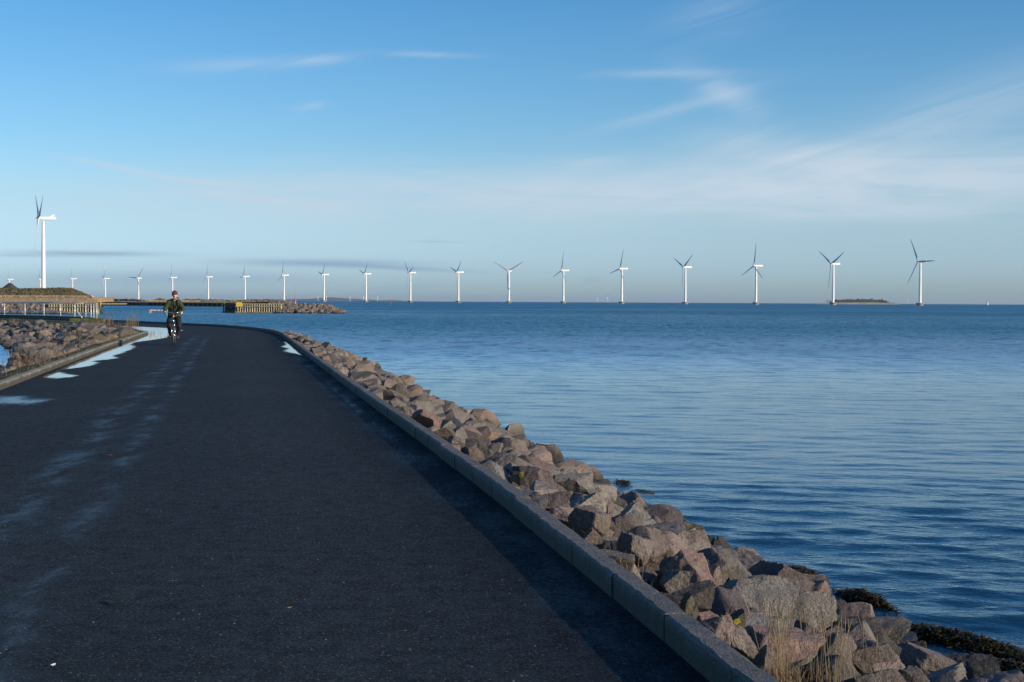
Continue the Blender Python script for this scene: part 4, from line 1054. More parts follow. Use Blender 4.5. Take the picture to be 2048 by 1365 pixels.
# lighthouse and buoys, small boats
lh = empty('lighthouse', (0, 0, 0), 0, 'small white lighthouse on the horizon right of the nearest turbine', 'lighthouse'); D = 4600; p = at(1974.5, 608.5, D); lh.location = (p.x, p.y, WATER_Z)
m_ = MB(); m_.lathe([(3.6, 0), (3.0, 2), (2.2, 9.5), (2.6, 10.2), (2.6, 10.6)], n=16); m_.build('tower', M_rwhite, lh, True)
m_ = MB(); m_.lathe([(1.3, 10.6), (1.3, 12.4), (1.6, 12.5), (0.2, 13.6)], n=12); m_.build('lantern', M_red, lh, True)
def buoy(px, D, s, label):
    b_ = empty('buoy', (0, 0, 0), 0, label, 'buoy'); p = at(px, 605, D); b_.location = (p.x, p.y, WATER_Z)
    m_ = MB(); m_.lathe([(0.9 * s, -0.4), (1.1 * s, 0.1), (1.0 * s, 0.7 * s), (0.5 * s, 0.9 * s)], n=16); m_.build('float', M_red, b_, True)
    m_ = MB(); m_.tube([(0, 0, 0.8 * s), (0, 0, 2.2 * s)], 0.15 * s, 8); m_.box((0, 0, 2.3 * s), (0.6 * s, 0.6 * s, 0.5 * s), 0.7); m_.build('topmark', M_red, b_)
buoy(781.5, 1400, 0.7, 'small red buoy floating on open water'); buoy(1402, 4200, 1.6, 'tiny red buoy near the horizon right of the fourth turbine')

sb = None
for px_, D_, s_, l_ in ((424, 2600, 1.0, 'small white sailboat just right of the first turbine past the cyclist'), (440, 3000, 0.9, 'small white sailboat left of the yellow sign turbine'), (459, 3100, 0.9, 'small white sailboat closest to the yellow sign turbine')):
    sb = empty('sailboat', (0, 0, 0), 0, l_, 'sailboat', 'small sailboats on the horizon'); p = at(px_, 600, D_); sb.location = (p.x, p.y, WATER_Z)
    m_ = MB(); m_.tube([(-3 * s_, 0, 0.5), (-1.5 * s_, 0, 0.4), (1.5 * s_, 0, 0.4), (3.4 * s_, 0, 0.8)], [0.5, 0.9, 0.9, 0.1], 8, True, sy=0.6); m_.build('hull', M_rwhite, sb, True)
    m_ = MB(); m_.add([(-2.4 * s_, 0, 1.6), (0.2 * s_, 0, 1.6), (0.2 * s_, 0, 6.5 * s_), (0.5 * s_, 0.1, 1.3), (3 * s_, 0.1, 1.2), (0.5 * s_, 0.1, 5.8 * s_)], [(0, 1, 2), (3, 4, 5)]); m_.build('sail', M_rwhite, sb)
    m_ = MB(); m_.tube([(0.3 * s_, 0, 0.6), (0.3 * s_, 0, 7.2 * s_)], 0.08, 5); m_.build('mast', M_steel, sb)
# headland on the left
def headland():
    pts = []
    xs = [(-60, 605), (205, 605)]
    v = []; U = 50; rows = [(250, 0.1, 205), (254, 0.75, 204), (300, 0.9, 204), (360, 1.25, 190), (430, 2.1, 182), (520, 2.5, 190), (640, 2.6, 215), (760, 2.4, 240)]
    for D, z, xr in rows:
        for i in range(U + 1):
            px = -120 + (xr + 120) * i / U; x = (px - CX) / F * D
            v.append((x, D, z + 0.25 * noise.noise(Vector((x * 0.03, D * 0.03, 0))) * min(1, z) - (2.2 if i == U else 0)))
    f = [(j * (U + 1) + i, j * (U + 1) + i + 1, (j + 1) * (U + 1) + i + 1, (j + 1) * (U + 1) + i) for j in range(len(rows) - 1) for i in range(U)]
    me = bpy.data.meshes.new('headland'); me.from_pydata(v, [], f); tag(link('headland', me, M_reed, None, True), 'tan grass covered headland on the left', kind='structure')
headland()
rd = MB()
for _ in range(9000):
    k_ = rnd.random(); D_ = rnd.uniform(256, 300) if k_ < 0.55 else (rnd.uniform(330, 392) if k_ < 0.75 else rnd.uniform(425, 462)); px_ = rnd.uniform(-60, 196 if D_ < 400 else 178); z_ = (0.75 + (D_ - 254) * 0.0035) if D_ < 300 else (1.1 if D_ < 400 else 2.1)
    x_ = (px_ - CX) / F * D_; h_ = rnd.uniform(0.2, 0.42) if D_ < 300 else rnd.uniform(0.3, 0.7); w_ = rnd.uniform(0.08, 0.2)
    rd.add([(x_ - w_, D_, z_ - .1), (x_ + w_, D_ + rnd.uniform(-.2, .2), z_ - .1), (x_ + w_ * 0.6, D_, z_ + h_), (x_ - w_ * .5, D_, z_ + h_ * .9)], [(0, 1, 2, 3)])
tag(rd.build('reeds', M_reedleaf), 'dry tan reeds on the left headland', 'reeds', kind='stuff')
ridge('mound', 520, 120, [(-120, 579), (-40, 577.5), (20, 577.0), (60, 577.8), (90, 577.8), (125, 578.5), (145, 579.2), (158, 584), (172, 590), (182, 594.5)], M_land, 1.9, 'long green brown grassy mound on the left', kind='structure', amp=1.3, nf=0.07)
md = bpy.data.objects['mound'].data; sc1 = MB(); sc2 = MB()
for _ in range(7000):
    pl_ = rnd.choice(md.polygons)
    if pl_.center.y > 525: continue
    vv_ = [md.vertices[i].co for i in pl_.vertices]; a1, a2 = rnd.random(), rnd.random(); c_ = vv_[0].lerp(vv_[1], a1).lerp(vv_[3].lerp(vv_[2], a1), a2)
    if noise.noise(c_ * 0.06) < -0.25: continue
    tgt = sc1 if noise.noise(c_ * 0.05 + Vector((9, 0, 0))) > 0 else sc2; s_ = rnd.uniform(0.15, 0.5)
    tgt.add([c_ + Vector((-s_, rnd.uniform(-s_, s_), -0.1)), c_ + Vector((s_, rnd.uniform(-s_, s_), -0.1)), c_ + Vector((rnd.uniform(-s_, s_), rnd.uniform(-s_, s_), s_ * rnd.uniform(0.5, 1.3)))], [(0, 1, 2)])
tag(sc1.build('scrub', M_scrub), 'olive scrub growing over the mound', 'scrub', kind='stuff'); tag(sc2.build('scrub', straw('dead_weeds', (0.19, 0.15, 0.085), (0.11, 0.09, 0.05))), 'brown dead weeds growing over the mound', 'scrub', kind='stuff')
cone = MB(); D = 620; p = at(20, 566, D); hgt = p.z - 3
prof = [(hgt * 1.45, 0), (hgt * 1.0, hgt * 0.30), (hgt * 0.5, hgt * 0.66), (hgt * 0.2, hgt * 0.90), (hgt * 0.06, hgt)]
cone.lathe(prof, n=32); c = cone.build('gravel_heap', M_heap, None, True); c.location = (p.x, p.y, 3); tag(c, 'dark conical gravel heap behind the mound', 'gravel heap')
# low rock rows, seen as one mass
def rocks_on(name, pts, D0, n, smin, smax, label, parent=None, zj=0.2, depth=4.0):
    """pts: photo polygon as list of (x, ytop, ybottom) rows at distance D0"""
    mb = MB()
    for _ in range(n):
        t = rnd.random() * (len(pts) - 1); k = int(t); u = t - k
        px = pts[k][0] + (pts[k + 1][0] - pts[k][0]) * u; yt = pts[k][1] + (pts[k + 1][1] - pts[k][1]) * u; yb = pts[k][2] + (pts[k + 1][2] - pts[k][2]) * u
        w = rnd.random(); py = yt + (yb - yt) * w; Dd = (pts[k][3] + (pts[k + 1][3] - pts[k][3]) * u) if len(pts[k]) > 3 else D0
        p = at(px, py, Dd + depth * (1 - w)); S = rnd.uniform(smin, smax); p.z -= S * 0.25
        lowrock(mb, p, (S * 1.3, S, S * 0.85))
    o = mb.build(name, M_rockstuff, parent, False)
    tag(o, label, None, kind='stuff')
    if parent is None: o['category'] = 'rocks'
    return o
rocks_on('rock_row', [(-20, 596.6, 599.5), (60, 597.0, 600), (120, 597.5, 600.5), (165, 600, 603)], 400, 420, 0.5, 1.1, 'pale line of rocks across the tan headland', depth=6)
# behind: long low rocky spit running to the beacon
def core(name, pts, D0, mat, depth, label):
    v = []
    for q_ in pts:
        Dd = q_[3] if len(q_) > 3 else D0
        a = at(q_[0], q_[1] + 0.8, Dd + depth * 0.6); b_ = at(q_[0], q_[2], Dd); a2 = at(q_[0], q_[1] + 0.8, Dd + depth * 3)
        v += [(b_.x, b_.y, WATER_Z - 0.4), tuple(a), tuple(a2), (a2.x, a2.y, WATER_Z - 0.4)]
    n = len(pts); f = [(4 * i + k, 4 * (i + 1) + k, 4 * (i + 1) + k + 1, 4 * i + k + 1) for i in range(n - 1) for k in range(3)] + [(4 * n - 4, 4 * n - 3, 4 * n - 2, 4 * n - 1), (0, 1, 2, 3)]
    me = bpy.data.meshes.new(name); me.from_pydata(v, [], f); return link(name, me, mat, None, False)
spit = [(160, 597.5, 606, 760), (230, 598.5, 607, 720), (290, 599.6, 611, 640), (380, 600.2, 612, 640), (440, 600.4, 612, 640), (520, 600.0, 613, 640), (556, 600.2, 613, 640), (576, 602.5, 613, 640), (590, 607, 613, 640), (596, 612, 613, 640)]
tag(core('spit', spit, 640, M_reed, 5, ''), 'low land spit behind the jetties', kind='structure')
rocks_on('rock_row', [(150, 597, 599.5, 752), (230, 598, 600.5, 712), (285, 599, 602, 634)], 640, 260, 0.7, 1.4, 'thin line of rocks below the beached boat', depth=4)
rocks_on('rock_row', [(405, 599.8, 604, 634), (440, 599.9, 607, 634), (520, 599.7, 609, 634), (556, 600, 610, 634), (576, 602.3, 611, 634), (592, 608, 613, 634)], 640, 800, 0.7, 1.7, 'rock armoured bank under the red beacon', depth=5)
# bushes on the spit
def bush(px, py, wpx, hpx, D, label, n=260):
    b_ = at(px, py, D); s = D / F; root = empty('bush', b_, 0, label, 'bush', 'leafless bushes on the low spit'); mb = MB()
    for _ in range(n):
        p = Vector((rnd.gauss(0, wpx * s * 0.30), rnd.gauss(0, 1.0), -0.3)); h = hpx * s * math.exp(-(p.x / (wpx * s * 0.5)) ** 2) * rnd.uniform(0.2, 1.0) ** 1.5 * (0.6 + 0.5 * noise.noise(Vector((p.x * 0.8, px, 0)))) + 0.3
        t = p + Vector((rnd.uniform(-.5, .5), rnd.uniform(-.5, .5), h)); mb.tube([p, t], [0.06, 0.035], 3, False)
    mb.build('twigs', M_twig, root)
for a in [(322, 600, 26, 6, 650, 'rounded leafless bush left of the cyclist'), (376, 600, 16, 4, 650, 'small bush right of the cyclist head'), (395, 600.3, 26, 5, 650, 'reddish leafless bush by the first turbine right of cyclist'), (430, 600.3, 20, 3, 650, 'low thin bush before the yellow sign'),
          (505, 600, 24, 3.5, 650, 'thin scrub behind the yellow jetty sign'), (535, 600, 20, 3, 650, 'thin scrub between jetty sign and beacon'), (198, 598, 14, 4, 720, 'dark small bush beside the beached boat')]: bush(*a)
# beached boat
bo = empty('boat', at(180.5, 596.6, 690), 0, 'white boat with red underside lying ashore beside the mound', 'boat')
L = 3.9; secs = [(-L / 2, 0.55, 0.25, 1.0), (-L / 4, 0.75, 0.05, 0.85), (0, 0.8, 0.0, 0.8), (L / 4, 0.72, 0.02, 0.82), (L / 2 * 0.9, 0.62, 0.1, 0.95)]
hm = MB(); hm2 = MB()
def hullpart(mb, lo, hi):
    vs_ = []
    for x, w, zb, zt in secs:
        for s_ in (-1, 1):
            vs_ += [(x, s_ * w * (0.35 + 0.65 * lo), zb + (zt - zb) * lo), (x, s_ * w * (0.35 + 0.65 * hi), zb + (zt - zb) * hi)]
    n = len(secs); fs = []
    for i in range(n - 1):
        a = 4 * i; b_ = 4 * (i + 1); fs += [(a, b_, b_ + 1, a + 1), (a + 2, a + 3, b_ + 3, b_ + 2), (a, a + 2, b_ + 2, b_), (a + 1, b_ + 1, b_ + 3, a + 3)]
    fs += [(0, 1, 3, 2), (4 * n - 4, 4 * n - 2, 4 * n - 1, 4 * n - 3)]; mb.add(vs_, fs)
hullpart(hm, 0, 0.55); hm.build('keel', simple('antifouling_red', (0.38, 0.09, 0.05), 0.6, 0.1, 3), bo)
hullpart(hm2, 0.56, 1.0); hm2.box((0.1, 0, 1.05), (1.4, 0.9, 0.45)); hm2.build('hull', M_rwhite, bo)
m_ = MB(); m_.tube([(0.1, 0, 1.2), (0.1, 0, 1.75)], 0.03, 5); m_.build('mast', M_steel, bo)
# red beacon
bc = empty('beacon', at(590.3, 606.5, 632), 0, 'red cylindrical beacon with a thin mast at the spit end', 'beacon'); z0 = bc.location.z
top = at(590.3, 597, 632).z - z0; bot = at(590.3, 602.8, 632).z - z0; mt = at(590.3, 568, 632).z - z0
m_ = MB(); m_.lathe([(0.36, bot), (0.38, bot + .05), (0.38, top - .05), (0.34, top)], n=16); m_.build('body', M_red, bc, True)
m_ = MB(); m_.lathe([(0.5, -0.6), (0.45, bot)], n=12); m_.build('plinth', M_conc, bc)
m_ = MB(); m_.tube([(0, 0, top), (0, 0, mt)], 0.05, 6); m_.build('mast', M_red, bc)

# ------------------------------------------------------------------ timber quay wall in the middle distance (dark)
def dark_quay():
    root = empty('quay_wall', at(205, 611, 600), 0, 'long dark timber quay wall below the low spit', 'quay wall'); rl = root.location.copy()
    A0 = at(205, 611.7, 618); B0 = at(449, 614.5, 540); A0.z = B0.z = 0; n = 84; t = (B0 - A0) / n; pb = MB(); bk = MB()
    ztop = 0.40
    bk.beam(Vector((A0.x, A0.y + 0.8, -0.5)) - rl, Vector((B0.x, B0.y + 0.8, -0.5)) - rl, 0.4, 1.7)
    bk.build('sheeting', M_timber_d, root)
    gb = MB(); gb.beam(Vector((A0.x, A0.y, ztop - 0.02)) - rl, Vector((B0.x, B0.y, ztop - 0.02)) - rl, 0.5, 0.22); gb.beam(Vector((A0.x, A0.y - .2, -.9)) - rl, Vector((B0.x, B0.y - .2, -0.9)) - rl, 0.5, 0.3)
    gb.build('beam', M_timber, root)
    dk = MB(); dk.add([tuple(Vector((A0.x, A0.y, ztop + .12)) - rl), tuple(Vector((B0.x, B0.y, ztop + .12)) - rl), tuple(Vector((B0.x + 2, B0.y + 100, 0.9)) - rl), tuple(Vector((A0.x, A0.y + 60, 1.1)) - rl)], [(0, 1, 2, 3)])
    dk.build('fill', M_reed, root)
    for k in range(n):
        if k % 1: continue
        c = A0 + t * (k + 0.5); mb = MB(); mb.tube([Vector((c.x, c.y, -1.6)) - rl, Vector((c.x, c.y, ztop - 0.14 + rnd.uniform(-.05, .05))) - rl], 0.16 + 0.05 * (k % 3), 6)
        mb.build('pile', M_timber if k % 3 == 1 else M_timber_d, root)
    # pale weathered panel with faded markings
    c = A0 + t * (n * 0.375); ang = math.atan2(t.y, t.x)
    mb = MB(); mb.box(Vector((c.x, c.y - 0.4, -0.25)) - rl, (8.5, 0.1, 1.0), ang); pn = mb.build('panel', simple('stained_panel', (0.06, 0.065, 0.05), 0.9, 0.4, 1), root)
    mk = MB()
    for k in range(12):
        q_ = c + t.normalized() * (-4.0 + k * 0.62); s_ = 0.32 if k == 0 else rnd.uniform(0.12, 0.25)
        mk.box(Vector((q_.x, q_.y - 0.47, -0.25 + rnd.uniform(-.1, .15))) - rl, (s_, 0.03, s_ * (2.2 if k == 0 else 1.2)), ang)
    mk.build('faded_marking', M_conc, pn)
dark_quay()

# ------------------------------------------------------------------ two timber jetties with rock ends
def jetty(name, front, side, D, npile, nside, ytop, ymid, ywat, label):
    """front=(px0,px1) at distance D; side=(px,D2) the end that turns away"""
    P0 = at(front[0], ywat, D); P1 = at(front[1], ywat, D); rl = Vector((P0.x, P0.y, WATER_Z))
    root = empty(name, rl, 0, label, 'jetty')
    zt = at(front[0], ytop, D).z; zm = at(front[0], ymid, D).z
    def run(A, B, n, lit):
        t = (B - A) / n; bm_ = MB(); nrm = Vector((-t.y, t.x, 0)).normalized()
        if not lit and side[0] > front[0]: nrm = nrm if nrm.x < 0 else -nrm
        elif nrm.y < 0: nrm = -nrm
        for zc, h, o in ((zt - 0.09, 0.18, -0.02), (zm, 0.16, -0.2), (WATER_Z + 0.2, 0.16, -0.22)):
            bm_.beam(Vector((A.x, A.y, zc)) - rl + nrm * o, Vector((B.x, B.y, zc)) - rl + nrm * o, 0.16, h)
        bm_.build('beam', M_timber if lit else M_timber_d, root)  # sun and shade painted as timber tones: paler front, dark side
        for k in range(n + 1):
            c = A + t * k; mb = MB(); mb.tube([Vector((c.x, c.y, -2.2)) - rl, Vector((c.x, c.y, zt - 0.18 + rnd.uniform(-.02, .02))) - rl], 0.11 + rnd.uniform(-.02, .02), 8, True)
            mb.build('pile', M_pile if lit else M_timber_d, root)  # piles follow: sunlit tone in front, shade tone on the side
        bk = MB(); bk.beam(Vector((A.x, A.y, -0.45)) - rl + nrm * (1.1 if lit else 0.3), Vector((B.x, B.y, -0.45)) - rl + nrm * (1.1 if lit else 0.3), 0.12, 2.3); bk.build('sheeting', M_timber_d, root)  # dark backing colour paints the shade in the gaps between piles
        ft = MB(); ft.beam(Vector((A.x, A.y, WATER_Z + 0.02)) - rl - nrm * .3, Vector((B.x, B.y, WATER_Z + .02)) - rl - nrm * .3, 0.3, 0.22); ft.build('fender', M_timber_d, root)
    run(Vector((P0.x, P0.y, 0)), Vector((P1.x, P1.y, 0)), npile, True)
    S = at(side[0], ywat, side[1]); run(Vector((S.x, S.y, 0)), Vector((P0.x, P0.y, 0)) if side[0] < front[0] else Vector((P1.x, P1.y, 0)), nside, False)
    dk = MB(); q_ = [Vector((P0.x, P0.y, zt + 0.0)) - rl, Vector((P1.x, P1.y, zt)) - rl, Vector((P1.x + 1, P1.y + 14, zt)) - rl, Vector((min(P0.x, S.x), P0.y + 14, zt)) - rl]
    dk.add([v_ + Vector((0, 0.4, 0.01)) for v_ in q_] + [v_ + Vector((0, 0.4, -0.15)) for v_ in q_], [(0, 1, 2, 3), (7, 6, 5, 4), (0, 4, 5, 1), (1, 5, 6, 2), (2, 6, 7, 3), (3, 7, 4, 0)]); dk.build('deck', M_timber, root)
    return root, zt
j2, zt2 = jetty('timber_jetty', (471, 562), (447.5, 291), 281, 19, 7, 607.3, 613.4, 626.8, 'dark weathered timber jetty carrying the wide yellow sign')
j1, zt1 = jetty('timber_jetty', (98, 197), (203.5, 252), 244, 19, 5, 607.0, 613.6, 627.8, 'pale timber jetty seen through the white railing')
def rockcore(pts, D0, label): return tag(core('breakwater', pts, D0, M_soil, 4, ''), label, kind='structure')
e2 = [(555, 616, 627), (566, 611, 627), (580, 608.6, 627), (610, 608.5, 627), (640, 608.9, 627), (655, 609.8, 627), (668, 615, 627), (680, 621, 627), (688, 625, 627)]
rockcore(e2, 283, 'core of the rock breakwater right of the jetty')
rocks_on('rock_row', [(x, a - 0.3, b_, 280) for x, a, b_ in e2], 280, 620, 0.65, 1.35, 'rock armour on the breakwater ending right of the dark jetty', depth=3.5)
e1 = [(-30, 607.6, 628), (40, 607.6, 628), (85, 608, 628), (100, 611, 628), (118, 618, 628), (135, 625, 628)]
rockcore(e1, 246, 'core of the rock bank behind the railing')
rocks_on('rock_row', [(x, a, b_, 242.5) for x, a, b_ in e1], 243, 620, 0.6, 1.25, 'rock bank behind the white railing', depth=3.5)
bb = MB(); a_ = at(-60, 606, 250); b_ = at(100, 606, 250); bb.beam((a_.x, 250, a_.z), (b_.x, 250, b_.z), 3.0, 0.25); tag(bb.build('path', M_asph), 'dark path on top of the left rock bank', kind='structure')
def sign(px, py, w, h, D, label, ang=0.0):
    p = at(px, py, D); root = empty('warning_sign', p, ang, label, 'sign'); s = D / F; W, H = w * s, h * s
    m_ = MB(); m_.box((0, 0, 0), (W, 0.06, H)); m_.build('panel', M_yellow, root)
    m_ = MB()
    for r in range(3):
        n = 5; 
        for k in range(n):
            if (r * 3 + k) % 4 == 3: continue
            m_.box(((k - (n - 1) / 2) * W * 0.15, -0.035, H * (0.22 - 0.2 * r)), (W * 0.10, 0.012, H * 0.07))
    m_.build('lettering', M_black, root)
    m_ = MB(); m_.box((-W * .35, 0.09, -H * .4), (0.08, 0.08, H * 1.6)); m_.box((W * .35, 0.09, -H * .4), (0.08, 0.08, H * 1.6)); m_.build('post', M_timber, root)
sign(478.5, 609, 11.5, 7.5, 279.5, 'wide yellow sign with dark text on the dark timber jetty')
sign(199, 608.2, 6, 8, 243.0, 'narrow yellow sign at the end of the railing view jetty', -0.5)
m_ = MB(); p = at(463, 615, 285); m_.beam(at(460.5, 612.8, 284) , at(465, 618.6, 284), 0.12, 0.25); o = m_.build('plank', simple('rusty_plank', (0.45, 0.2, 0.06), 0.8, 0.1, 3)); tag(o, 'orange plank leaning on the shaded jetty side', 'plank')

# ------------------------------------------------------------------ white railing on the far bend
RP = [at(-45, 632.3, 112), at(9, 633.3, 110), at(50, 633.8, 108), at(88, 634.3, 106), at(121, 634.7, 103.5), at(149.5, 635.3, 101), at(171.5, 636.0, 98.5), at(182, 636.8, 96.5), at(187.5, 636.8, 95.3), at(193.5, 636.8, 94.2)]
zr = 0.22
root = empty('railing', (RP[-1].x, RP[-1].y, zr), 0, 'white steel railing along the far bend of the road', 'railing'); rl = Vector((RP[-1].x, RP[-1].y, zr)); H = 0.98
for p in RP:
    m_ = MB(); b_ = Vector((p.x, p.y, zr - 0.25)) - rl; m_.tube([b_, b_ + Vector((0, 0, H + 0.25))], 0.040, 8); m_.build('post', M_steel, root, True)
m_ = MB(); m_.tube([Vector((p.x, p.y, zr + H)) - rl for p in RP], 0.032, 8); m_.build('rail', M_steel, root, True)
m_ = MB(); m_.tube([Vector((p.x, p.y, zr + H * 0.38)) - rl for p in RP], 0.018, 8); m_.build('rail', M_steel, root, True)
def hook(px, D, sgn, w):
    a = at(px, 620, D); x0 = a.x
    pts = [(w, 0, H), (w * .35, 0, H), (w * .1, 0, H * 0.97), (-0.05, 0, H * 0.85), (0, 0, H * 0.7), (w * 0.25, 0, H * 0.45), (w * 0.9, 0, -0.02)]
    m_ = MB(); m_.tube(catmull([Vector((x0 + sgn * p[0], D - 0.3, zr + p[2])) - rl for p in pts], 4), 0.036, 8); m_.build('brace', M_steel, root, True)
hook(153, 97.5, 1, 0.55); hook(7, 110.5, -1, 0.6)
m_ = MB()
for a_, b_ in zip(RP[:-1], RP[1:]):
    m_.beam((a_.x, a_.y, zr - 0.14), (b_.x, b_.y, zr - 0.14), 0.5, 0.36)
q_ = RP[-1]; m_.box((q_.x - 0.5, q_.y - 0.4, 0.10), (2.2, 0.6, 0.26)); tag(m_.build('kerb_beam', M_moss), 'mossy timber beam carrying the white railing', 'beam')

# boom barrier partly hidden by the cyclist
p = unp(348, 648, 0.0); bx = empty('boom_barrier', (p.x, 86.6, 0.0), 0, 'red and white boom barrier reaching out left behind the cyclist', 'barrier')
m_ = MB(); m_.box((0, 0, 0.35), (0.12, 0.12, 0.95)); m_.build('stand', M_steel, bx)
m_ = MB(); m_.beam((0.1, 0, 0.83), (-1.10, 0, 0.85), 0.04, 0.05); arm = m_.build('arm', M_rwhite, bx)
m_ = MB(); 
for k in (0.2, 0.45, 0.7): m_.box((-k, 0, 0.835), (0.07, 0.046, 0.056))
m_.build('stripe', M_red, arm); m_ = MB(); m_.box((-1.1, 0, 0.765), (0.11, 0.06, 0.19)); m_.build('hanging_plate', simple('faded_orange', (0.62, 0.33, 0.2), 0.6, 0.1, 3), bx)

# gull
p = at(207, 534.3, 240); g = empty('seagull', p, 0.4, 'white gull flying above the turbine right of the boat', 'bird')
m_ = MB(); m_.tube([(-0.2, 0, 0), (-0.12, 0, 0.01), (0, 0, 0), (0.14, 0, 0), (0.24, 0, 0.01)], [0.015, 0.045, 0.055, 0.04, 0.008], 8)
for s_ in (-1, 1):
    m_.add([(-0.08, 0, 0.02), (0.07, 0, 0.02), (0.05, s_ * 0.28, 0.14), (-0.06, s_ * 0.28, 0.14), (0.08, s_ * 0.58, 0.08), (0.03, s_ * 0.58, 0.08)], [(0, 1, 2, 3), (3, 2, 4, 5)])
bd = m_.build('body', M_rwhite, g, True)

# litter on the road
def leaf(px, py, L, c, label, cat='leaf'):
    p = unp(px, py, 0.006); m_ = MB(); n = 10; vs_ = [(0, 0, 0.006)]
    for k in range(n):
        a = 2 * PI * k / n; r_ = L * (0.5 + 0.12 * math.sin(3 * a) + rnd.uniform(-.05, .05)); vs_.append((r_ * math.cos(a), r_ * 0.6 * math.sin(a), rnd.uniform(0, 0.008)))
    m_.add(vs_, [(0, 1 + k, 1 + (k + 1) % n) for k in range(n)]); o = m_.build(cat.replace(' ', '_'), simple('litter', c, 0.8, 0.2, 30)); o.location = p; o.rotation_euler = (0, 0, rnd.uniform(0, 3)); tag(o, label, cat)
leaf(579, 1217, 0.032, (0.5, 0.30, 0.14), 'small tan leaf lying alone on the near asphalt')
leaf(222, 1206, 0.085, (0.006, 0.006, 0.006), 'black flat scrap on the asphalt at lower left', 'scrap')
leaf(219, 911, 0.075, (0.22, 0.06, 0.03), 'rusty brown leaf on the wet tyre track')
leaf(1186 - 700 + 210, 1078 , 0.03, (0.01, 0.01, 0.01), 'tiny dark scrap in mid road', 'scrap')
leaf(106, 1331, 0.022, (0.6, 0.6, 0.6), 'white speck near the bottom left corner', 'pebble')
leaf(452, 733, 0.10, (0.05, 0.03, 0.02), 'dark leaf right of the cyclist on the road')
leaf(493, 757, 0.09, (0.04, 0.03, 0.02), 'dark leaf furthest right in mid road')
leaf(482, 729, 0.09, (0.12, 0.07, 0.04), 'brown leaf between the two dark road leaves')

# ------------------------------------------------------------------ cyclist
M_skin = simple('skin', (0.62, 0.34, 0.25), 0.55, 0.08, 20)
M_jack = simple('green_jacket', (0.029, 0.046, 0.014), 0.85, 0.25, 10, 0.5, bscale=25)
M_trou = simple('black_trousers', (0.010, 0.010, 0.012), 0.8, 0.3, 10, 0.3)
M_hat = simple('maroon_knit', (0.115, 0.035, 0.042), 0.95, 0.25, 60, 0.6)
M_scarf = simple('grey_scarf', (0.16, 0.20, 0.24), 0.9, 0.2, 30, 0.5)
M_shoe = simple('dark_shoe', (0.02, 0.014, 0.01), 0.6, 0.3, 20)
M_sole = simple('tan_sole', (0.30, 0.15, 0.05), 0.7, 0.2, 20)
M_chrome = simple('chrome', (0.75, 0.75, 0.76), 0.2, 0.05, 20, 0, 1.0)
M_rubber = simple('tyre_rubber', (0.015, 0.015, 0.015), 0.75, 0.2, 30)
M_frame = simple('bike_frame_black', (0.015, 0.02, 0.03), 0.25, 0.1, 10)
def skin(name, V, E, R, mat, parent, sub=2, root=0, remesh=None, extra=None, smooth=True):
    me = bpy.data.meshes.new(name); me.from_pydata(V, E, []); o = bpy.data.objects.new(name, me); COL.objects.link(o)
    md = o.modifiers.new('skin', 'SKIN'); md.use_smooth_shade = True
    for i, r in enumerate(R):
        me.skin_vertices[0].data[i].radius = r if isinstance(r, tuple) else (r, r)
    me.skin_vertices[0].data[root].use_root = True
    s = o.modifiers.new('sub', 'SUBSURF'); s.levels = sub; s.render_levels = sub
    dg = bpy.context.evaluated_depsgraph_get(); me2 = bpy.data.meshes.new_from_object(o.evaluated_get(dg)); bpy.data.objects.remove(o)
    if extra:
        bm = bmesh.new(); bm.from_mesh(me2)
        for ex in extra: bm.from_mesh(ex)
        bm.to_mesh(me2); bm.free()
    if remesh:
        o = bpy.data.objects.new(name, me2); COL.objects.link(o); r = o.modifiers.new('rm', 'REMESH'); r.mode = 'VOXEL'; r.voxel_size = remesh; r.use_smooth_shade = True
        sm = o.modifiers.new('sm', 'SMOOTH'); sm.iterations = 2
        dg = bpy.context.evaluated_depsgraph_get(); me3 = bpy.data.meshes.new_from_object(o.evaluated_get(dg)); bpy.data.objects.remove(o); me2 = me3
    me2.name = name; me2.materials.clear(); return link(name, me2, mat, parent, smooth)
cp = unp(346.5, 691.8, 0.0); heading = math.atan2(0.19, 0.98)   # front points to -Y rotated towards +X
bike = empty('bicycle', (cp.x, cp.y, 0), heading, 'black city bicycle ridden towards the camera', 'bicycle')
rider = empty('person', (cp.x, cp.y, 0), heading, 'cyclist in green jacket, maroon knit hat and black trousers holding handlebars', 'person')
# local frame: x = right in the photo, front wheel hub at y=0, rider behind at +y
def wheel(y, nm):
    w = empty(nm, (0, y, 0.345)); w.parent = bike
    m_ = MB(); m_.torus((0, 0, 0), 0.326, 0.019, 'x', 40, 8); m_.build('tyre', M_rubber, w, True)
    m_ = MB(); m_.torus((0, 0, 0), 0.305, 0.010, 'x', 40, 6); m_.build('rim', M_chrome, w, True)
    m_ = MB(); 
    for k in range(20): a = 2 * PI * k / 20; m_.tube([(0.02 * (-1) ** k, 0, 0), (0, math.cos(a) * 0.3, math.sin(a) * 0.3)], 0.0012, 3, False)
    m_.build('spokes', M_chrome, w)
    m_ = MB(); m_.tube([(-0.05, 0, 0), (0.05, 0, 0)], 0.022, 10); m_.build('hub', M_chrome, w, True)
    m_ = MB(); 
    pts = [(0, math.cos(a) * 0.362, math.sin(a) * 0.362) for a in [math.radians(d_) for d_ in range(-15 if y > .5 else 10, 190 if y < .5 else 165, 12)]]
    m_.tube(pts, [0.028] * len(pts), 8, False, sy=0.35); m_.build('mudguard', M_frame, w, True)
wheel(0.0, 'wheel'); wheel(1.07, 'wheel')
m_ = MB()
bb_ = Vector((0, 0.63, 0.30)); st_ = Vector((0, 0.80, 0.80)); hd = Vector((0, 0.17, 0.86)); hdb = Vector((0, 0.12, 0.66)); rh = Vector((0, 1.07, 0.345))
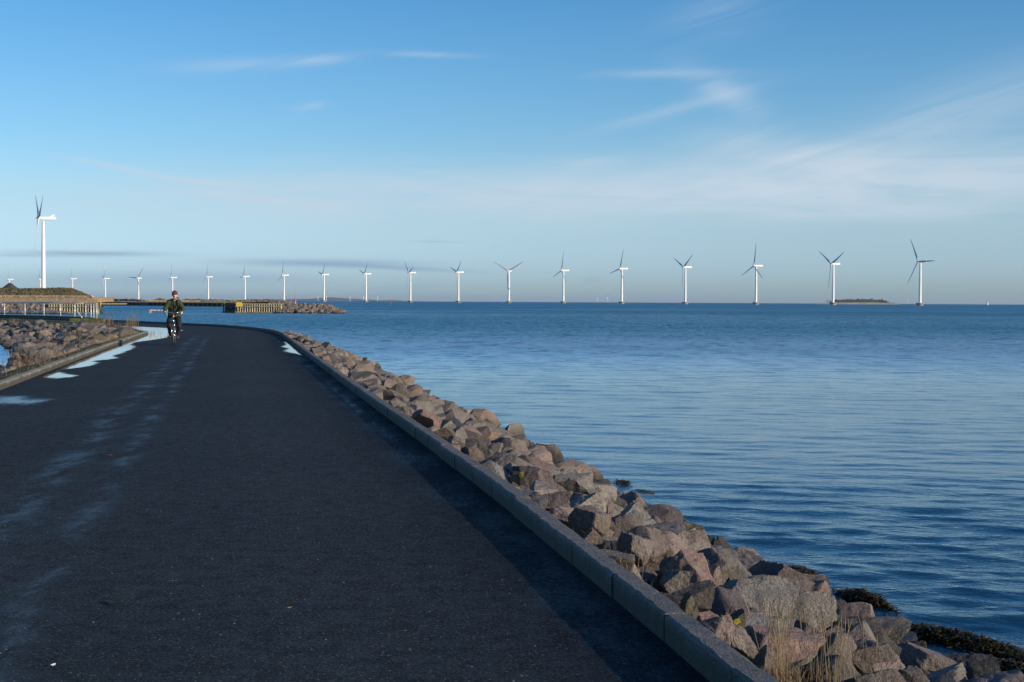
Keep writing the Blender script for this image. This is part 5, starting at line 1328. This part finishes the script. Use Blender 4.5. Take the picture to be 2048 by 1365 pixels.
m_.tube([bb_, hdb], 0.020, 8); m_.tube([st_ - Vector((0, 0, 0.1)), hd - Vector((0, 0, 0.06))], 0.017, 8); m_.tube([bb_, st_], 0.017, 8); m_.tube([hd, hdb], 0.022, 8)
for s_ in (-1, 1):
    m_.tube([bb_ + Vector((s_ * .03, 0, 0)), rh + Vector((s_ * .06, 0, 0))], 0.010, 6); m_.tube([st_ + Vector((s_ * .015, 0, -.1)), rh + Vector((s_ * .06, 0, 0))], 0.009, 6)
m_.build('frame', M_frame, bike, True)
m_ = MB()
for s_ in (-1, 1): m_.tube([(s_ * 0.045, 0.10, 0.64), (s_ * 0.052, 0.06, 0.5), (s_ * 0.055, 0, 0.345)], 0.012, 8)
m_.tube([(-0.05, 0.10, 0.65), (0.05, 0.10, 0.65)], 0.016, 8); m_.build('fork', M_chrome, bike, True)
m_ = MB(); m_.tube([hd, hd + Vector((0, 0.03, 0.16))], 0.014, 8); m_.tube([hd + Vector((0, .03, .16)), (0, 0.12, 1.04)], 0.014, 8)
hbp = catmull([(-0.30, 0.30, 1.04), (-0.22, 0.22, 1.05), (-0.12, 0.12, 1.065), (0, 0.12, 1.04), (0.12, 0.12, 1.065), (0.22, 0.22, 1.05), (0.30, 0.30, 1.04)], 4)
m_.tube(hbp, 0.0125, 8); hb_ = m_.build('handlebar', M_chrome, bike, True)
for s_ in (-1, 1):
    m_ = MB(); m_.tube([(s_ * 0.225, 0.225, 1.05), (s_ * 0.305, 0.305, 1.04)], 0.017, 8); m_.build('grip', M_black, hb_, True)
    m_ = MB(); m_.tube([(s_ * 0.20, 0.17, 1.04), (s_ * 0.26, 0.19, 1.02), (s_ * 0.30, 0.23, 1.01)], 0.006, 6); m_.build('brake_lever', M_chrome, hb_, True)
m_ = MB(); m_.lathe([(0.035, -0.02), (0.045, 0.02), (0.03, 0.05)], n=12); lp = m_.build('headlight', M_chrome, bike, True); lp.rotation_euler = (PI / 2, 0, 0); lp.location = (0, 0.03, 0.80)
m_ = MB(); m_.box((0, 0, 0), (0.05, 0.03, 0.05)); rf = m_.build('reflector', M_red, bike); rf.location = (0.02, 0.06, 0.97)
m_ = MB(); m_.tube([st_ - Vector((0, 0, .05)), st_ + Vector((0, 0.03, 0.12))], 0.013, 8); m_.build('seat_post', M_chrome, bike, True)
m_ = MB(); m_.tube([(0, 0.66, 0.93), (0, 0.72, 0.94), (0, 0.82, 0.945), (0, 0.93, 0.955)], [0.025, 0.04, 0.085, 0.10], 12, True, sy=0.4); m_.build('saddle', M_black, bike, True)
m_ = MB(); m_.torus((0.05, 0.63, 0.30), 0.09, 0.006, 'x', 24, 5); m_.tube([(0.06, 0.63, 0.30), (0.065, 0.44, 0.24)], 0.009, 6); m_.tube([(-0.06, 0.63, 0.30), (-0.065, 0.76, 0.26)], 0.009, 6); m_.build('crankset', M_chrome, bike, True)
for s_, y, z in ((1, 0.42, 0.235), (-1, 0.72, 0.255)):
    m_ = MB(); m_.box((s_ * 0.12, y, z), (0.09, 0.08, 0.022)); m_.build('pedal', M_black, bike)
m_ = MB(); m_.box((0, 1.12, 0.72), (0.14, 0.40, 0.02)); m_.tube([(-.05, 1.25, .71), (-.06, 1.07, .345)], 0.006, 5); m_.tube([(.05, 1.25, .71), (.06, 1.07, .345)], 0.006, 5); m_.build('luggage_rack', M_frame, bike)

# head with a face
def head_mesh(c, R=0.108):
    bm = bmesh.new(); bmesh.ops.create_uvsphere(bm, u_segments=40, v_segments=32, radius=1.0)
    for v_ in bm.verts:
        x, y, z = v_.co; X_, Y_, Z_ = x * 0.74, y * 0.92, z * 1.12
        front = max(0, -y)
        if z < 0: k = 1 - 0.36 * (-z) ** 1.4; X_ *= k; Y_ *= (1 - 0.18 * (-z))
        def g(x0, z0, sx, sz): return math.exp(-((x - x0) / sx) ** 2 - ((z - z0) / sz) ** 2) * (front > 0.15)
        Y_ -= 0.24 * g(0, -0.16, 0.13, 0.12) + 0.12 * g(0, 0.02, 0.10, 0.16)    # nose
        Y_ += 0.10 * (g(0.30, 0.06, 0.15, 0.09) + g(-0.30, 0.06, 0.15, 0.09))      # eye sockets
        Y_ -= 0.05 * g(0, 0.22, 0.4, 0.08) + 0.07 * g(0, -0.44, 0.2, 0.05) + 0.05 * g(0, -0.54, 0.18, 0.05) + 0.08 * g(0, -0.78, 0.2, 0.12)
        Y_ += 0.05 * g(0, -0.49, 0.2, 0.02)
        ex = math.exp(-((y - 0.05) / 0.16) ** 2 - ((z + 0.05) / 0.2) ** 2); X_ += math.copysign(0.14 * ex, x) * (abs(x) > 0.6)   # ears
        v_.co = Vector(c) + Vector((X_, Y_, Z_)) * R
    me = bpy.data.meshes.new('h'); bm.to_mesh(me); bm.free(); return me
HC_ = (0.03, 0.44, 1.625)
fing = []
def hand(s_):
    g0 = Vector((s_ * 0.265, 0.262, 1.045)); ax = Vector((s_ * 0.7, 0.7, 0)).normalized()
    m_ = MB(); m_.tube([g0 + Vector((0, 0.085, 0.035)), g0 + Vector((0, 0.05, 0.036)), g0 + Vector((0, 0.012, 0.034))], [0.026, 0.036, 0.034], 10, True, sy=0.55)
    for k, L in enumerate((0.9, 1.0, 0.96, 0.8)):
        o = ax * ((k - 1.5) * 0.019) * 1.0; r_ = 0.028 * L
        pts = []
        for a in (100, 60, 10, -40, -90, -130): a = math.radians(a); pts.append(g0 + o + Vector((0, -math.cos(a) * r_, math.sin(a) * r_)))
        m_.tube(pts, [0.0095, 0.0095, 0.009, 0.0085, 0.008, 0.006], 8)
    i_ = g0 - ax * 0.036 
    m_.tube([i_ + Vector((0, 0.04, 0.03)), i_ + Vector((0, 0.03, 0.0)), i_ + Vector((0, 0.012, -0.024)), i_ + Vector((0, -0.012, -0.026))], [0.012, 0.011, 0.010, 0.007], 8)
    return m_.mesh('hand')
def fuse(name, parts, mat, parent, voxel, smooth_it=2):
    """join closed pieces and remesh them into one continuous surface"""
    bm = bmesh.new()
    for q_ in parts: bm.from_mesh(q_)
    bmesh.ops.recalc_face_normals(bm, faces=bm.faces)
    me2 = bpy.data.meshes.new(name); bm.to_mesh(me2); bm.free()
    o = bpy.data.objects.new(name, me2); COL.objects.link(o); r = o.modifiers.new('rm', 'REMESH'); r.mode = 'VOXEL'; r.voxel_size = voxel; r.use_smooth_shade = True
    sm = o.modifiers.new('sm', 'SMOOTH'); sm.iterations = smooth_it
    dg = bpy.context.evaluated_depsgraph_get(); me3 = bpy.data.meshes.new_from_object(o.evaluated_get(dg)); bpy.data.objects.remove(o)
    me3.name = name; me3.materials.clear(); return link(name, me3, mat, parent, True)
def limb(pts, rad, sy=1.0):
    m_ = MB(); P_ = catmull(pts, 5); n_ = len(pts) - 1; R_ = []
    for i in range(len(P_)):
        t = i / 5; k = min(int(t), n_ - 1); R_.append(rad[k] + (rad[k + 1] - rad[k]) * (t - k))
    m_.tube(P_, R_, 16, True, sy=sy); return m_.mesh('limb')
LEGS = ((1, 0.40, 0.655, 0.52, 0.35, 0.165, 0.13), (-1, 0.48, 0.67, 0.82, 0.37, 0.145, 0.13))
ps = [limb([(0, 0.80, 0.92), (0, 0.77, 1.10), (0, 0.68, 1.28), (0.005, 0.59, 1.42), (0.01, 0.56, 1.47)], [0.11, 0.10, 0.115, 0.10, 0.06], 1.4),
      limb([(0.01, 0.55, 1.44), (0.02, 0.50, 1.52), (0.03, 0.46, 1.58)], [0.06, 0.055, 0.055])]
for s_ in (1, -1):
    ps += [limb([(s_ * 0.08, 0.58, 1.42), (s_ * 0.175, 0.565, 1.40), (s_ * 0.285, 0.52, 1.19), (s_ * 0.275, 0.38, 1.105), (s_ * 0.267, 0.335, 1.085)], [0.06, 0.058, 0.045, 0.034, 0.028])]
for s_, yk, zk, ya, za, xk, xa in LEGS:
    ps += [limb([(s_ * 0.08, 0.76, 0.95), (s_ * xk, yk, zk), (s_ * (xk + xa) / 2, (yk + ya) / 2 + 0.03, (zk + za) / 2), (s_ * xa, ya, za), (s_ * xa, ya - 0.02, za - 0.05)], [0.085, 0.06, 0.054, 0.036, 0.035])]
fuse('body', ps + [head_mesh(HC_), hand(1), hand(-1)], M_skin, rider, 0.006, 1)
jp = [limb([(0, 0.72, 0.865), (0, 0.745, 0.95), (0, 0.755, 1.12), (0, 0.69, 1.27), (0.005, 0.615, 1.39), (0.01, 0.57, 1.455), (0.02, 0.53, 1.50)], [0.170, 0.160, 0.150, 0.145, 0.130, 0.095, 0.06], 1.36)]
for s_ in (1, -1):
    jp += [limb([(s_ * 0.05, 0.60, 1.40), (s_ * 0.15, 0.575, 1.40), (s_ * 0.215, 0.56, 1.31), (s_ * 0.272, 0.525, 1.19), (s_ * 0.280, 0.43, 1.13), (s_ * 0.268, 0.345, 1.085)], [0.08, 0.085, 0.078, 0.068, 0.060, 0.046])]
jk = fuse('jacket', jp, M_jack, rider, 0.010, 3)
for v_ in jk.data.vertices:
    n_ = noise.noise(v_.co * 9) * 0.014 + noise.noise(Vector((v_.co.x * 9, v_.co.y * 9, v_.co.z * 28))) * 0.009; v_.co += v_.normal * n_
m_ = MB(); m_.tube([(0, 0.485, 1.44), (0.0, 0.505, 1.32), (0.0, 0.575, 1.16), (0, 0.628, 1.04), (0, 0.64, 0.93)], 0.014, 6); m_.build('zip', M_black, jk)
for s_ in (1, -1):
    m_ = MB(); m_.box((s_ * 0.11, 0.545, 1.27), (0.11, 0.04, 0.10), 0.3 * s_); m_.build('pocket', M_jack, jk)
m_ = MB(); m_.tube(catmull([(0.10, 0.56, 1.52), (0.13, 0.47, 1.46), (0.135, 0.46, 1.36), (0.14, 0.52, 1.24)], 4), 0.024, 8, sy=0.4); bpk = m_
bag = skin('backpack', [(0.02, 0.78, 1.20), (0.04, 0.74, 1.38), (0.10, 0.66, 1.50), (0.13, 0.58, 1.53)], [(0, 1), (1, 2), (2, 3)], [(0.13, 0.09), (0.14, 0.10), (0.09, 0.08), (0.05, 0.05)], simple('backpack_black', (0.02, 0.022, 0.022), 0.6, 0.3, 10), rider, 2)
bpk.build('strap', M_black, bag, True)
m_ = MB(); m_.box((0.135, 0.49, 1.505), (0.05, 0.02, 0.03), 0.3); m_.build('buckle', M_scarf, bag)
# trousers, shoes, hat, scarf
tp = [limb([(0, 0.80, 0.86), (0, 0.79, 0.95), (0, 0.78, 1.02)], [0.11, 0.135, 0.13], 1.38)]
for s_, yk, zk, ya, za, xk, xa in LEGS:
    tp += [limb([(s_ * 0.085, 0.77, 0.93), (s_ * 0.13, (yk + .77) / 2, (zk + .97) / 2), (s_ * xk, yk, zk), (s_ * (xk + xa) / 2, (yk + ya) / 2 + 0.03, (zk + za) / 2), (s_ * xa, ya, za + 0.01)], [0.115, 0.108, 0.088, 0.078, 0.062])]
tr = fuse('trousers', tp, M_trou, rider, 0.010, 2)
for v_ in tr.data.vertices: v_.co += v_.normal * noise.noise(Vector((v_.co.x * 8, v_.co.y * 8, v_.co.z * 18))) * 0.010
for s_, ya, za in ((1, 0.52, 0.31), (-1, 0.82, 0.33)):
    x = s_ * 0.13; sh = skin('shoe', [(x, ya + 0.03, za + 0.02), (x, ya - 0.06, za - 0.01), (x, ya - 0.16, za - 0.025)], [(0, 1), (1, 2)], [(0.048, 0.05), (0.045, 0.045), (0.042, 0.034)], M_shoe, rider, 2, 0)
    m_ = MB(); m_.tube([(x, ya + 0.07, za - 0.045), (x, ya - 0.05, za - 0.05), (x, ya - 0.19, za - 0.05)], [0.035, 0.042, 0.035], 10, True, sy=0.35); m_.build('sole', M_sole, sh, True)
m_ = MB(); cx, cy, cz = HC_
prof = [(0.088, 0.020), (0.097, 0.025), (0.097, 0.058), (0.092, 0.062), (0.094, 0.09), (0.082, 0.125), (0.055, 0.155), (0.022, 0.172), (0.004, 0.176)]
m_.lathe([(r_, z) for r_, z in prof], (0, 0, 0), 28); ht = m_.build('knit_hat', M_hat, rider, True); ht.location = (cx, cy + 0.005, cz); ht.scale = (0.98, 1.16, 0.92); ht.rotation_euler = (0.08, 0, 0)
m_ = MB(); m_.torus((0.025, 0.475, 1.505), 0.068, 0.028, 'z', 24, 8); m_.build('scarf', M_scarf, rider, True)
m_ = MB()
for s_ in (-1, 1): m_.box((cx + s_ * 0.030, cy - 0.092, cz + 0.012), (0.020, 0.01, 0.008))
m_.build('eyes', M_black, rider)
m_ = MB(); m_.box((cx, cy - 0.098, cz - 0.054), (0.036, 0.008, 0.006)); m_.build('mouth', simple('lips', (0.35, 0.12, 0.1), 0.6, 0.1, 10), rider)

# ------------------------------------------------------------------ haze
hz = MB(); hz.box((0, 22340, (130 - 4.3) / 2), (60100, 45420, 130 + 4.3)); m, nt, b = newmat('haze')
nt.nodes.remove(b); pv = nt.nodes.new('ShaderNodeVolumePrincipled'); pv.inputs['Density'].default_value = 1.8e-5; pv.inputs['Color'].default_value = (0.80, 0.88, 1.0, 1); pv.inputs['Anisotropy'].default_value = 0.3
nt.links.new(pv.outputs[0], nt.nodes['Material Output'].inputs['Volume'])
tag(hz.build('haze', m), 'thin pale haze over the sea', 'haze', kind='stuff')
